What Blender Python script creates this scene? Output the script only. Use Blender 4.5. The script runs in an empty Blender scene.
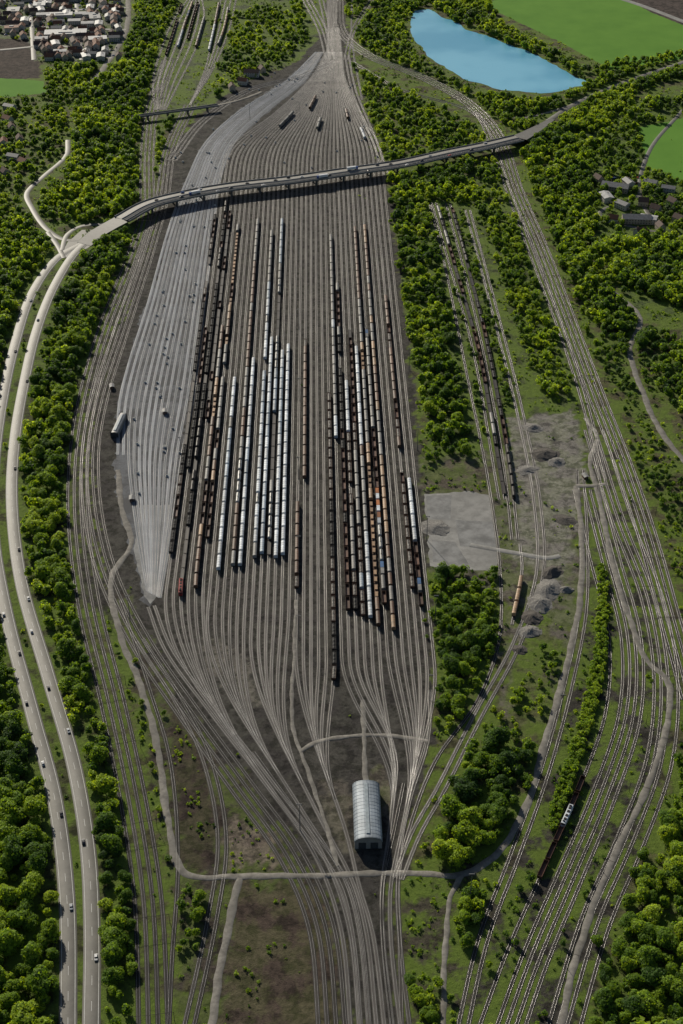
import bpy, math, random
import numpy as np
from mathutils import Vector
random.seed(7); rng=np.random.default_rng(7)
SC=bpy.context.scene
COL=SC.collection
# ------------------------------------------------------------------ survey frame
F=1024*50/36; P=math.radians(35.8); H=645.0
cp,sp=math.cos(P),math.sin(P)
def g(u,v,z=0.0):
    """map-sheet coordinate -> ground position in metres"""
    s=(u-341.5)/F; t=(v-512)/F
    k=(H-z)/(sp+t*cp)
    return (s*k,(cp-t*sp)*k)
def inv(x,y,z=0.0):
    h=H-z
    zc=y*cp+h*sp
    yu=y*sp-h*cp
    return 341.5+F*x/zc, 512-F*yu/zc
def W(poly,z=0.0): return np.array([g(u,v,z) for u,v in poly])
# ------------------------------------------------------------------ materials
def newmat(name):
    m=bpy.data.materials.new(name); m.use_nodes=True
    nt=m.node_tree; nt.nodes.clear()
    out=nt.nodes.new('ShaderNodeOutputMaterial')
    b=nt.nodes.new('ShaderNodeBsdfPrincipled')
    nt.links.new(b.outputs[0],out.inputs[0])
    return m,nt,b,out
def N(nt,t,**k):
    n=nt.nodes.new(t)
    for a,v in k.items(): setattr(n,a,v)
    return n
def math_(nt,op,a,b=None,c=None):
    n=N(nt,'ShaderNodeMath',operation=op)
    for i,x in enumerate((a,b,c)):
        if x is None: continue
        if isinstance(x,(int,float)): n.inputs[i].default_value=x
        else: nt.links.new(x,n.inputs[i])
    return n.outputs[0]
def noise(nt,scale,detail=4,rough=0.6,vec=None):
    n=N(nt,'ShaderNodeTexNoise'); n.inputs['Scale'].default_value=scale
    n.inputs['Detail'].default_value=detail; n.inputs['Roughness'].default_value=rough
    if vec is None:
        tc=N(nt,'ShaderNodeNewGeometry'); vec=tc.outputs['Position']
    nt.links.new(vec,n.inputs['Vector'])
    return n.outputs['Fac']
def mixc(nt,f,a,b,mode='MIX'):
    n=N(nt,'ShaderNodeMix',data_type='RGBA',blend_type=mode)
    for idx,x in ((0,f),(6,a),(7,b)):
        if isinstance(x,(int,float)): n.inputs[idx].default_value=x
        elif isinstance(x,tuple): n.inputs[idx].default_value=(*x,1)
        else: nt.links.new(x,n.inputs[idx])
    return n.outputs[2]
def ramp01(nt,v,a,b):
    n=N(nt,'ShaderNodeMapRange'); n.inputs[1].default_value=a; n.inputs[2].default_value=b
    n.interpolation_type='SMOOTHSTEP'
    nt.links.new(v,n.inputs[0]); return n.outputs[0]
def simple(name,col,rough=0.8,spec=0.3,metal=0.0,var=0.35,scale=0.4,col2=None,objrand=0.0,big=None):
    m,nt,b,o=newmat(name)
    nz=ramp01(nt,noise(nt,scale,5,0.65),0.3,0.7)
    c2=col2 if col2 else tuple(x*(1-var) for x in col)
    c=mixc(nt,nz,c2,col)
    if big:
        nb=ramp01(nt,noise(nt,big,3,0.5),0.35,0.7)
        c=mixc(nt,math_(nt,'MULTIPLY',nb,0.5),c,tuple(x*0.5 for x in col))
    if objrand>0:
        oi=N(nt,'ShaderNodeObjectInfo')
        f=math_(nt,'MULTIPLY_ADD',oi.outputs['Random'],2*objrand,1-objrand)
        mul=N(nt,'ShaderNodeVectorMath',operation='SCALE'); nt.links.new(c,mul.inputs[0]); nt.links.new(f,mul.inputs['Scale'])
        c=mul.outputs[0]
    nt.links.new(c,b.inputs['Base Color'])
    b.inputs['Roughness'].default_value=rough; b.inputs['Specular IOR Level'].default_value=spec
    b.inputs['Metallic'].default_value=metal
    return m
MAT={}
MAT['asphalt']=simple('asphalt',(0.145,0.138,0.122),0.55,0.33,var=0.3,scale=0.15,big=0.02)
MAT['deck']=simple('bridge_asphalt',(0.135,0.13,0.12),0.6,0.3,var=0.25,scale=0.2)
MAT['gravelroad']=simple('gravel_road',(0.25,0.235,0.21),0.85,0.2,var=0.5,scale=0.2,big=0.03)
MAT['concrete']=simple('concrete',(0.30,0.295,0.28),0.8,0.2,var=0.4,scale=0.12,big=0.03)
MAT['darkconcrete']=simple('weathered_concrete',(0.12,0.115,0.11),0.8,0.3,var=0.3)
MAT['white']=simple('white_paint',(0.7,0.7,0.68),0.7,0.2,var=0.25)
MAT['rail']=simple('rail_steel',(0.44,0.43,0.42),0.38,0.5,metal=0.75,var=0.5,scale=0.1)
MAT['steel']=simple('galvanised_steel',(0.14,0.145,0.15),0.6,0.3)
MAT['tyre']=simple('tyre_rubber',(0.02,0.02,0.02),0.8)
MAT['glass']=simple('dark_glass',(0.03,0.04,0.05),0.12,0.8,var=0.1)
MAT['under']=simple('wagon_underframe',(0.035,0.03,0.027),0.8,0.2)
def bedmat(name,bal,slp,edge,grime):
    m,nt,b,o=newmat(name)
    uv=N(nt,'ShaderNodeUVMap'); sx=N(nt,'ShaderNodeSeparateXYZ'); nt.links.new(uv.outputs[0],sx.inputs[0])
    fr=math_(nt,'FRACT',math_(nt,'DIVIDE',sx.outputs[1],0.62))
    sl=math_(nt,'LESS_THAN',fr,0.42)
    wd=math_(nt,'LESS_THAN',math_(nt,'ABSOLUTE',sx.outputs[0]),1.25)
    f=math_(nt,'MULTIPLY',sl,wd)
    cv=N(nt,'ShaderNodeCombineXYZ'); nt.links.new(math_(nt,'MULTIPLY',sx.outputs[1],0.02),cv.inputs[1]); nt.links.new(math_(nt,'MULTIPLY',sx.outputs[0],0.5),cv.inputs[0])
    oi=N(nt,'ShaderNodeObjectInfo'); nt.links.new(math_(nt,'MULTIPLY',oi.outputs['Random'],50),cv.inputs[2])
    st=ramp01(nt,noise(nt,1.0,4,0.6,cv.outputs[0]),0.35,0.65)
    nz=ramp01(nt,noise(nt,0.04,4,0.6),0.3,0.7)
    fine=noise(nt,1.5,3,0.7)
    bc=mixc(nt,nz,bal,edge)
    bc=mixc(nt,math_(nt,'MULTIPLY',fine,0.6),bc,tuple(x*0.45 for x in bal))
    c=mixc(nt,f,bc,slp)
    c=mixc(nt,math_(nt,'MULTIPLY',st,grime),c,tuple(x*0.35 for x in bal))
    ofs=math_(nt,'MULTIPLY_ADD',oi.outputs['Random'],0.6,0.7)
    sc=N(nt,'ShaderNodeVectorMath',operation='SCALE'); nt.links.new(c,sc.inputs[0]); nt.links.new(ofs,sc.inputs['Scale']); c=sc.outputs[0]
    nt.links.new(c,b.inputs['Base Color']); b.inputs['Roughness'].default_value=0.85
    b.inputs['Specular IOR Level'].default_value=0.2
    return m
MAT['bed']=bedmat('track_ballast_grey',(0.104,0.097,0.091),(0.142,0.134,0.126),(0.072,0.067,0.063),0.5)
MAT['bedrust']=bedmat('track_ballast_rusty',(0.048,0.044,0.041),(0.066,0.061,0.057),(0.036,0.033,0.030),0.5)
MAT['bedpale']=bedmat('track_ballast_pale',(0.21,0.228,0.255),(0.245,0.262,0.29),(0.15,0.162,0.183),0.45)
# ground
m,nt,b,o=newmat('ground_soil'); MAT['ground']=m
at=N(nt,'ShaderNodeAttribute',attribute_name='zone')
n1=noise(nt,0.11,6,0.7); n2=noise(nt,0.28,6,0.78); n3=noise(nt,0.05,5,0.65)
f=math_(nt,'MULTIPLY_ADD',n2,1.9,0.05)
f=math_(nt,'MULTIPLY',f,math_(nt,'MULTIPLY_ADD',n3,1.3,0.35))
f=math_(nt,'MULTIPLY',f,math_(nt,'MULTIPLY_ADD',ramp01(nt,n1,0.40,0.56),0.65,0.5))
v=N(nt,'ShaderNodeVectorMath',operation='SCALE'); nt.links.new(at.outputs['Color'],v.inputs[0]); nt.links.new(f,v.inputs['Scale'])
gm=math_(nt,'MULTIPLY',ramp01(nt,n3,0.40,0.54),at.outputs['Alpha'])
gc=mixc(nt,n2,(0.030,0.052,0.010),(0.16,0.225,0.038))
c=mixc(nt,gm,v.outputs[0],gc)
nt.links.new(c,b.inputs['Base Color']); b.inputs['Roughness'].default_value=0.9; b.inputs['Specular IOR Level'].default_value=0.12
bp=N(nt,'ShaderNodeBump'); bp.inputs['Strength'].default_value=0.9; bp.inputs['Distance'].default_value=1.2
nt.links.new(n2,bp.inputs['Height']); nt.links.new(bp.outputs[0],b.inputs['Normal'])
# field crop
m,nt,b,o=newmat('meadow_grass'); MAT['meadow']=m
cvn=noise(nt,0.02,4,0.6)
c=mixc(nt,cvn,(0.055,0.15,0.015),(0.125,0.26,0.035)); nt.links.new(c,b.inputs['Base Color']); b.inputs['Roughness'].default_value=0.9; b.inputs['Specular IOR Level'].default_value=0.1
# water
m,nt,b,o=newmat('lake_water'); MAT['water']=m
c=mixc(nt,ramp01(nt,noise(nt,0.006,3),0.4,0.6),(0.09,0.32,0.48),(0.17,0.44,0.60))
nt.links.new(c,b.inputs['Base Color']); b.inputs['Roughness'].default_value=0.28; b.inputs['IOR'].default_value=1.33
b.inputs['Specular IOR Level'].default_value=1.0
bp=N(nt,'ShaderNodeBump'); bp.inputs['Strength'].default_value=0.4; bp.inputs['Distance'].default_value=0.4
nt.links.new(noise(nt,0.3,4),bp.inputs['Height']); nt.links.new(bp.outputs[0],b.inputs['Normal'])
# foliage
def leafmat(name,stops,dark=1.0):
    m,nt,b,o=newmat(name)
    oi=N(nt,'ShaderNodeObjectInfo'); at=N(nt,'ShaderNodeAttribute',attribute_name='tint')
    t=math_(nt,'FRACT',math_(nt,'ADD',at.outputs['Fac'],oi.outputs['Random']))
    big=noise(nt,0.013,2,0.5)
    t=math_(nt,'ADD',math_(nt,'MULTIPLY',t,0.55),math_(nt,'MULTIPLY',ramp01(nt,big,0.38,0.60),0.45))
    r=N(nt,'ShaderNodeValToRGB'); nt.links.new(t,r.inputs[0])
    e=r.color_ramp.elements
    e[0].position=0.03; e[0].color=(*stops[0],1); e[1].position=0.90; e[1].color=(*stops[-1],1)
    for i,s in enumerate(stops[1:-1]):
        x=e.new(0.03+0.87*(i+1)/(len(stops)-1)); x.color=(*s,1)
    geo=N(nt,'ShaderNodeNewGeometry')
    k=math_(nt,'MULTIPLY',math_(nt,'MULTIPLY_ADD',geo.outputs['Random Per Island'],0.6,0.7),dark)
    v=N(nt,'ShaderNodeVectorMath',operation='SCALE'); nt.links.new(r.outputs[0],v.inputs[0]); nt.links.new(k,v.inputs['Scale'])
    nt.links.new(v.outputs[0],b.inputs['Base Color']); b.inputs['Roughness'].default_value=0.6
    b.inputs['Specular IOR Level'].default_value=0.2
    tr=N(nt,'ShaderNodeBsdfTranslucent'); 
    v2=N(nt,'ShaderNodeVectorMath',operation='MULTIPLY'); nt.links.new(v.outputs[0],v2.inputs[0]); v2.inputs[1].default_value=(2.2,2.0,0.5)
    nt.links.new(v2.outputs[0],tr.inputs[0])
    mx=N(nt,'ShaderNodeMixShader'); mx.inputs[0].default_value=0.52
    nt.links.new(b.outputs[0],mx.inputs[1]); nt.links.new(tr.outputs[0],mx.inputs[2]); nt.links.new(mx.outputs[0],o.inputs[0])
    return m
ST=[(0.036,0.078,0.020),(0.070,0.138,0.022),(0.125,0.210,0.024),(0.190,0.285,0.026),(0.280,0.370,0.036)]
MAT['leaf']=leafmat('foliage',ST)
MAT['leafhedge']=leafmat('hedge_foliage',[(0.14,0.23,0.025),(0.19,0.29,0.03),(0.25,0.34,0.04)])
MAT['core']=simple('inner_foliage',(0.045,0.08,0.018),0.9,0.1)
MAT['bark']=simple('bark',(0.09,0.07,0.05),0.9,0.1,scale=2)
MAT['grass']=simple('grass_bank',(0.09,0.13,0.03),0.9,0.1,scale=0.3,var=0.6)
# ------------------------------------------------------------------ mesh helpers
def np_mesh(name,V,Fc,mats,mi=None,uv=None,attr=None,k=None):
    V=np.asarray(V,dtype=np.float32); Fc=np.asarray(Fc,dtype=np.int32); n,k=Fc.shape
    me=bpy.data.meshes.new(name)
    me.vertices.add(len(V)); me.vertices.foreach_set('co',V.ravel())
    me.loops.add(n*k); me.loops.foreach_set('vertex_index',Fc.ravel())
    me.polygons.add(n); me.polygons.foreach_set('loop_start',np.arange(0,n*k,k,dtype=np.int32))
    for mm in mats: me.materials.append(mm)
    if mi is not None: me.polygons.foreach_set('material_index',np.asarray(mi,dtype=np.int32))
    if uv is not None:
        l=me.uv_layers.new(name='UVMap'); l.data.foreach_set('uv',np.asarray(uv,dtype=np.float32).ravel())
    if attr is not None:
        a=me.attributes.new(attr[0],'FLOAT','POINT'); a.data.foreach_set('value',np.asarray(attr[1],dtype=np.float32))
    me.update(calc_edges=True)
    return me
def ob(name,me,label=None,cat=None,kind=None,group=None,loc=(0,0,0),rot=0,parent=None):
    o=bpy.data.objects.new(name,me); COL.objects.link(o); o.location=loc; o.rotation_euler=(0,0,rot)
    if label: o['label']=label
    if cat: o['category']=cat
    if kind: o['kind']=kind
    if group: o['group']=group
    if parent is not None: o.parent=parent
    return o
def catmull(pts,step=6.0):
    pts=np.asarray(pts,float)
    Pp=np.vstack([2*pts[0]-pts[1],pts,2*pts[-1]-pts[-2]])
    out=[]
    for i in range(1,len(Pp)-2):
        p0,p1,p2,p3=Pp[i-1],Pp[i],Pp[i+1],Pp[i+2]
        t0=0; t1=t0+max(np.linalg.norm(p1-p0),1e-3)**.5; t2=t1+max(np.linalg.norm(p2-p1),1e-3)**.5; t3=t2+max(np.linalg.norm(p3-p2),1e-3)**.5
        n=max(2,int(np.linalg.norm(p2-p1)/step))
        for j in range(n):
            t=t1+(t2-t1)*j/n
            A1=(t1-t)/(t1-t0)*p0+(t-t0)/(t1-t0)*p1; A2=(t2-t)/(t2-t1)*p1+(t-t1)/(t2-t1)*p2; A3=(t3-t)/(t3-t2)*p2+(t-t2)/(t3-t2)*p3
            B1=(t2-t)/(t2-t0)*A1+(t-t0)/(t2-t0)*A2; B2=(t3-t)/(t3-t1)*A2+(t-t1)/(t3-t1)*A3
            out.append((t2-t)/(t2-t1)*B1+(t-t1)/(t2-t1)*B2)
    out.append(pts[-1]); return np.array(out)
def hermite(p0,p1,d0,d1,n=14,k=0.9):
    p0,p1,d0,d1=map(lambda a:np.array(a,float),(p0,p1,d0,d1))
    Ln=np.linalg.norm(p1-p0)*k; d0=d0/np.linalg.norm(d0)*Ln; d1=d1/np.linalg.norm(d1)*Ln
    t=np.linspace(0,1,n)[:,None]
    return (2*t**3-3*t**2+1)*p0+(t**3-2*t**2+t)*d0+(-2*t**3+3*t**2)*p1+(t**3-t**2)*d1
def norms(p):
    d=np.gradient(p,axis=0); d/=np.linalg.norm(d,axis=1)[:,None]+1e-9
    return np.stack([-d[:,1],d[:,0]],1),d
def off(p,o):
    n,_=norms(p); return p+n*o
def strip(name,pts,sections,mats,zpts=None):
    n_,_=norms(pts); N_=len(pts)
    L=np.concatenate([[0],np.cumsum(np.linalg.norm(np.diff(pts,axis=0),axis=1))])
    V=[];Fs=[];M=[];UV=[];base=0
    for sec,mi in sections:
        K=len(sec)
        for (o_,z) in sec:
            q=pts+n_*(o_ if not callable(o_) else o_(L)[:,None])
            zz=np.full(N_,z) if zpts is None else zpts+z
            V.append(np.column_stack([q,zz]))
        for k in range(K-1):
            a=base+k*N_+np.arange(N_-1); bb=a+N_
            Fs.append(np.stack([a,a+1,bb+1,bb],1)[:,::-1]); M.append(np.full(N_-1,mi))
            u0,u1=[0 if callable(s_[0]) else s_[0] for s_ in (sec[k],sec[k+1])]
            l0,l1=L[:-1],L[1:]
            uv=np.stack([np.stack([np.full(N_-1,u0),l0],1),np.stack([np.full(N_-1,u0),l1],1),np.stack([np.full(N_-1,u1),l1],1),np.stack([np.full(N_-1,u1),l0],1)],1)[:,::-1]
            UV.append(uv.reshape(-1,2))
        base+=K*N_
    return np_mesh(name,np.vstack(V),np.vstack(Fs),mats,np.concatenate(M),np.vstack(UV))
# exclusion raster
GX0,GY0,GS=-800.,350.,2.0; GW,GH=800,1150
mask=np.zeros((GH,GW),bool)
def mark(p,hw):
    q=[p[0]]
    for a,b_ in zip(p[:-1],p[1:]):
        n=max(1,int(np.linalg.norm(b_-a)/2)); 
        for j in range(1,n+1): q.append(a+(b_-a)*j/n)
    q=np.array(q); r=int(math.ceil(hw/GS))
    ix=((q[:,0]-GX0)/GS).astype(int); iy=((q[:,1]-GY0)/GS).astype(int)
    for dx in range(-r,r+1):
        for dy in range(-r,r+1):
            if dx*dx+dy*dy<=(hw/GS)**2:
                X=ix+dx;Y=iy+dy; ok=(X>=0)&(X<GW)&(Y>=0)&(Y<GH); mask[Y[ok],X[ok]]=True
def masked(x,y):
    ix=((x-GX0)/GS).astype(int); iy=((y-GY0)/GS).astype(int)
    ok=(ix>=0)&(ix<GW)&(iy>=0)&(iy<GH); r=np.zeros(len(x),bool); r[ok]=mask[iy[ok],ix[ok]]; return r
def inpoly(x,y,poly):
    r=np.zeros(x.shape,bool); n=len(poly); j=n-1
    for i in range(n):
        xi,yi=poly[i];xj,yj=poly[j]
        c=((yi>y)!=(yj>y))&(x<(xj-xi)*(y-yi)/(yj-yi+1e-12)+xi); r^=c; j=i
    return r
# ------------------------------------------------------------------ tracks
tidx=[0]
def track(pts,bed='bed',label='railway track with sleepers and steel rails on ballast',exc=2.4):
    i=tidx[0]; tidx[0]+=1
    z=0.06+0.004*(i%40)
    w=1.15
    secs=[([(-w-0.3,-0.05),(-w,z),(w,z),(w+0.3,-0.05)],0)]
    for s in (-0.75,0.75):
        secs.append(([(s-0.05,z),(s-0.05,z+0.17),(s+0.05,z+0.17),(s+0.05,z)],1))
    me=strip('railway_track',pts,secs,[MAT[bed],MAT['rail']])
    ob('railway_track',me,label,'railway track','structure')
    mark(pts,exc); return pts
VX,VY=311,-514
def xs(x600,y): return VX+(x600-VX)*(y-VY)/(600-VY)
NT=37
yard=[]
def L(a,b,f): return a+(b-a)*f
# (first, last, ladder start row, merge point, throat points)
groups=[(0,6,578,(238,742),[(290,815),(338,880),(352,930),(362,1040)]),
        (6,12,600,(262,748),[(305,815),(345,880),(359,930),(370,1040)]),
        (12,18,622,(288,755),[(322,822),(352,880),(366,930),(378,1040)]),
        (18,24,655,(324,768),[(346,832),(359,885),(373,935),(386,1040)]),
        (24,30,662,(396,778),[(389,835),(382,890),(383,940),(394,1040)]),
        (30,37,655,(414,770),[(402,830),(391,885),(391,940),(402,1040)])]
for gi,(a,b_,ys0,M,Tp) in enumerate(groups):
    c=(a+b_-1)/2; lead=int(round(c))
    Mw=np.array(g(*M)); tail=catmull(W([M]+Tp)); dM=tail[3]-tail[0]
    for i in range(a,b_):
        x=165+7.3*i; f=i/(NT-1)
        top=[(333+12*(f-.5),-5),(333+11*(f-.5),25)] if i%4==1 else ([(333+12*(f-.5),28)] if i%4==3 else [])
        up=top+[(334+16*(f-.5),52),(328+34*(f-.5),78),(318+84*(f-.5),112),(xs(x,148)*.75+.25*(312+130*(f-.5)),148),(xs(x,182),182)]
        ys=ys0+(8*(c-i) if gi<3 else -4*(c-i))*0.6
        mid=[(xs(x,yy),yy) for yy in range(215,int(ys)-20,60)]+[(xs(x,ys),ys)]
        body=catmull(W(up+mid)); p0=body[-1]; d0=body[-1]-body[-3]
        # neighbouring tracks join the group lead at staggered points
        st=abs(i-c)/3.5; jt=int(st*6)
        P1=tail[jt]; D1=tail[jt+1]-tail[jt]
        h=hermite(p0,P1,d0,D1,18,1.05)
        pts=np.vstack([body[:-1],h])
        if i==lead: pts=np.vstack([pts,tail[jt+1:]])
        yard.append(track(pts,'bed','railway siding track on grey ballast in the marshalling yard'))
    if gi in (0,5): track(off(tail,4.6 if gi==0 else -4.6)[2:],'bedrust','railway lead track below the sidings')
NP_=13
for k in range(NP_):
    f=k/(NP_-1)
    pp=[(L(316,323,f),52),(L(285,303,f),82),(L(238,266,f),112),(L(206,235,f),142),(L(187,220,f),180),(L(170,214,f),225),(L(149,205,f),300),(L(120,193,f),400),(L(118,182,f),455)]
    if f>0.15: pp+=[(L(128,173,f),520),(L(145,160,f),590+8*f)]
    track(catmull(W(pp)),'bedpale','railway track on pale grey ballast beside the sidings')
def bundle(pix,offs,bed='bedrust',label='railway track curving on dark ballast'):
    c=catmull(W(pix)); r=[]
    for o_ in offs: r.append(track(off(c,o_),bed,label))
    return r
bA=bundle([(168,60),(152,110),(147,160),(146,215),(132,262),(106,330),(86,405),(78,470),(79,530),(90,610),(112,700),(133,800),(148,900),(154,1045)],[-7.5,-2.5,2.5,7.5],label='main line railway track curving past tree belt')
bB=bundle([(192,105),(172,150),(164,200),(150,250),(124,330),(102,400),(93,455),(97,520),(113,580),(146,645),(192,712),(245,785),(295,855),(325,925),(338,1045)],[-9.2,-4.6,0,4.6])
bundle([(140,640),(178,700),(207,760),(222,840),(212,920),(185,1045)],[-2.5,2.5])
bundle([(120,600),(150,690),(170,760),(178,860),(172,960),(168,1045)],[0])
bundle([(148,607),(165,650),(212,715),(262,780),(312,850),(340,925),(352,1045)],[0,4.6],'bed','railway track sweeping round the end of the yard')
bundle([(430,690),(428,740),(410,800),(399,860),(400,940),(412,1045)],[0],'bed')
bundle([(402,880),(420,835),(445,790),(480,720),(520,645),(543,575),(540,500),(520,400),(497,310),(470,210)],[0,5],'bed')
bundle([(402,1045),(400,950),(398,880),(412,820),(436,760),(478,700),(499,640),(500,570),(488,480),(466,370),(447,275),(430,205)],[0],'bedrust')
v2=bundle([(505,500),(478,350),(456,272),(436,203)],[0,4.6],'bedrust')
v2b=bundle([(518,540),(510,470),(488,350),(468,268),(450,203)],[0,4.6],'bedrust')
R1=bundle([(337,0),(342,35),(372,58),(420,77),(468,104),(496,136),(515,190),(540,250),(570,330),(596,400),(620,462),(646,540),(668,620),(690,700)],[-5,-0.4,4.2,8.8],label='main line railway track curving around the yard')
bundle([(350,62),(400,90),(470,112),(488,140),(506,190),(532,260),(562,340),(584,410),(600,480)],[0,4.6])
R2=bundle([(590,430),(618,520),(648,600),(661,680),(654,760),(625,840),(590,920),(552,1045)],[-4.6,0,4.6,11])
R3=bundle([(590,490),(608,560),(628,640),(626,715),(600,795),(564,880),(530,960),(500,1045)],[-13,-4.6,0,4.6,9.2])
R4=bundle([(582,470),(586,540),(585,610),(572,680),(548,770),(516,860),(486,940),(462,1045)],[-4,1])
bundle([(330,60),(300,75),(250,88),(200,120),(168,160)],[0,5,10],'bed')
for dx in (-16,-9,-3,4,11,18):
    track(catmull(W([(196+dx*.3,-5),(188+dx*.9,20),(178+dx,48),(166+dx*.8,80),(160+dx*.3,110)])),'bed')
for dx in (0,5,10,15):
    track(catmull(W([(222+dx,-5),(214+dx,30),(205+dx*.5,70),(190,105)])),'bed')
bundle([(300,-5),(318,30),(326,60)],[0,6,12],'bed')
bundle([(318,-5),(326,30),(330,60)],[0,6],'bed')
bundle([(352,0),(352,40),(362,100)],[0],'bed')
bundle([(370,0),(352,30),(344,60)],[0,5],'bed')
bundle([(345,55),(352,90),(372,140),(386,180)],[0,5],'bed')
# ------------------------------------------------------------------ roads
ridx=[0]
def road(name,pix,width,mat,label,exc=2,z=None):
    i=ridx[0]; ridx[0]+=1
    z=0.27+0.005*i if z is None else z
    rough_=mat=='gravelroad'
    c=catmull(W(pix),2.5 if rough_ else 6.0); w=width/2
    if rough_:
        ph=i*1.7
        wl=lambda Ls,s=1: -(w+0.35*np.sin(Ls*0.13+ph)+0.25*np.sin(Ls*0.41+ph*2)); wr=lambda Ls: (w+0.35*np.sin(Ls*0.11+ph*3)+0.25*np.sin(Ls*0.37+ph))
        sec=[(lambda Ls: wl(Ls)-0.5,-0.05),(wl,z),(wr,z),(lambda Ls: wr(Ls)+0.5,-0.05)]
    else: sec=[(-w-0.6,-0.05),(-w,z),(w,z),(w+0.6,-0.05)]
    me=strip(name,c,[(sec,0)],[MAT[mat]])
    ob(name,me,label,'road','structure'); mark(c,w+exc); return c,z
hwL,zL=road('road',[(82,244),(60,256),(34,290),(15,345),(2,405),(-6,470),(-6,540),(8,620),(33,715),(55,800),(67,900),(68,1045)],8.6,'asphalt','asphalt highway carriageway beside woodland',2)
hwR,zR=road('road',[(92,238),(76,252),(55,285),(37,330),(24,385),(15,440),(12,500),(21,580),(48,675),(74,765),(88,850),(92,930),(91,1045)],8.6,'asphalt','asphalt highway carriageway with pale shoulders',2.5)
def marks(c,z,w):
    secs=[]
    for o_ in (-w/2+0.7,w/2-0.7): secs.append(([(o_-0.12,z+.015),(o_+0.12,z+.015)],0))
    me=strip('road_marking',c,secs,[MAT['white']]); ob('road_marking',me,'white painted edge lines on the road','road marking','structure')
    Ls=np.concatenate([[0],np.cumsum(np.linalg.norm(np.diff(c,axis=0),axis=1))]); V=[];Fs=[]
    for s in np.arange(30,Ls[-1]-8,16):
        p=[np.array([np.interp(t,Ls,c[:,0]),np.interp(t,Ls,c[:,1])]) for t in (s,s+6)]
        d=(p[1]-p[0])/6; n=np.array([-d[1],d[0]])*0.1; b0=len(V)
        V+=[(*(p[0]-n),z+.016),(*(p[0]+n),z+.016),(*(p[1]+n),z+.016),(*(p[1]-n),z+.016)]; Fs.append((b0,b0+1,b0+2,b0+3))
    ob('lane_marking',np_mesh('lane_marking',V,Fs,[MAT['white']]),'white dashed lane line on the road','road marking','structure')
marks(hwL,zL,8.6); marks(hwR,zR,8.6)
road('road',[(86,240),(66,240),(48,230),(32,208),(27,193),(44,176),(66,156),(68,140)],5,'asphalt','pale side road through trees')
road('road',[(64,258),(58,246),(48,232)],4.5,'asphalt','junction slip road')
road('road',[(104,224),(82,226),(68,234),(62,250)],4.5,'asphalt','junction slip road')
road('road',[(128,-5),(128,20),(124,36),(108,62),(90,85)],7,'gravelroad','pale town road',5)
road('service_road',[(118,470),(122,510),(131,545),(112,575),(112,600),(122,640),(142,690),(158,750),(168,820),(186,874),(240,876),(300,876),(362,874),(420,873),(462,875),(500,850),(528,802),(545,742),(566,668),(580,600),(582,540),(576,486)],3.5,'gravelroad','light gravel service road around the yard')
road('service_road',[(240,878),(232,910),(222,960),(208,1045)],3.6,'gravelroad','light gravel service road')
road('service_road',[(586,418),(597,438),(590,462),(598,492),(612,560),(630,620),(648,662),(668,682),(667,725),(646,790),(612,860),(580,945),(556,1045)],3.2,'gravelroad','light gravel path between tracks')
road('service_road',[(296,600),(294,660),(292,720),(300,750),(318,800),(338,866)],1.6,'gravelroad','narrow light walkway between tracks')
road('service_road',[(300,752),(318,742),(350,736),(390,736),(428,741)],2.6,'gravelroad','light concrete crossing over ladder tracks')
road('service_road',[(363,700),(364,735),(366,790)],2.2,'gravelroad','light concrete lane leading to shed')
road('service_road',[(470,545),(510,552),(548,558),(560,556)],4.0,'concrete','pale concrete ramp beside tracks')
road('service_road',[(612,290),(640,318),(630,350),(642,390),(660,430),(690,468)],4.2,'gravelroad','light field path')
road('service_road',[(442,1045),(445,960),(450,900),(462,875)],2.2,'gravelroad','gravel track')
road('service_road',[(576,486),(590,486),(606,484)],3.4,'gravelroad','gravel crossing')
road('road',[(548,121),(575,104),(620,84),(690,60)],7.5,'asphalt','asphalt road running past the lake',7)
road('road',[(575,104),(550,112),(520,118),(495,112)],4,'gravelroad','gravel lane',2)
road('road',[(608,-5),(640,5),(700,28)],9,'concrete','pale road between fields')
road('road',[(640,195),(600,215),(690,240)],4,'asphalt','village street',1)
road('road',[(683,110),(650,150),(640,195),(655,225)],4,'asphalt','village street',1)
for pix in ([(0,25),(60,28),(126,30)],[(30,-5),(34,60)],[(76,-5),(82,60)],[(0,50),(60,46),(112,58)],[(0,8),(60,10),(126,8)]):
    road('road',pix,6,'deck','town street between halls',0.5)
def sheet(name,pix,z,mat,label,cat,rag=0):
    p=W(pix)
    if rag:
        p=np.vstack([p,p[:1]]); q=[]
        for a,b_ in zip(p[:-1],p[1:]):
            n=max(1,int(np.linalg.norm(b_-a)/4))
            for j in range(n): q.append(a+(b_-a)*j/n+rng.normal(size=2)*rag*(0.6 if j else 0))
        p=np.array(q)
    me=bpy.data.meshes.new(name)
    me.from_pydata([(x,y,z) for x,y in p],[],[list(range(len(p)))]); me.materials.append(MAT[mat]); me.update()
    if me.polygons[0].normal.z<0: me.flip_normals()
    return ob(name,me,label,cat,'structure')
m,nt,b,o=newmat('pale_paving'); MAT['paving']=m
nz=ramp01(nt,noise(nt,0.035,6,0.75),0.42,0.6)
c=mixc(nt,nz,(0.055,0.057,0.062),(0.12,0.13,0.145)); c=mixc(nt,math_(nt,'MULTIPLY',noise(nt,0.7,3),0.6),c,(0.05,0.05,0.055))
nt.links.new(c,b.inputs['Base Color']); b.inputs['Roughness'].default_value=0.8; b.inputs['Specular IOR Level'].default_value=0.2
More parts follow.
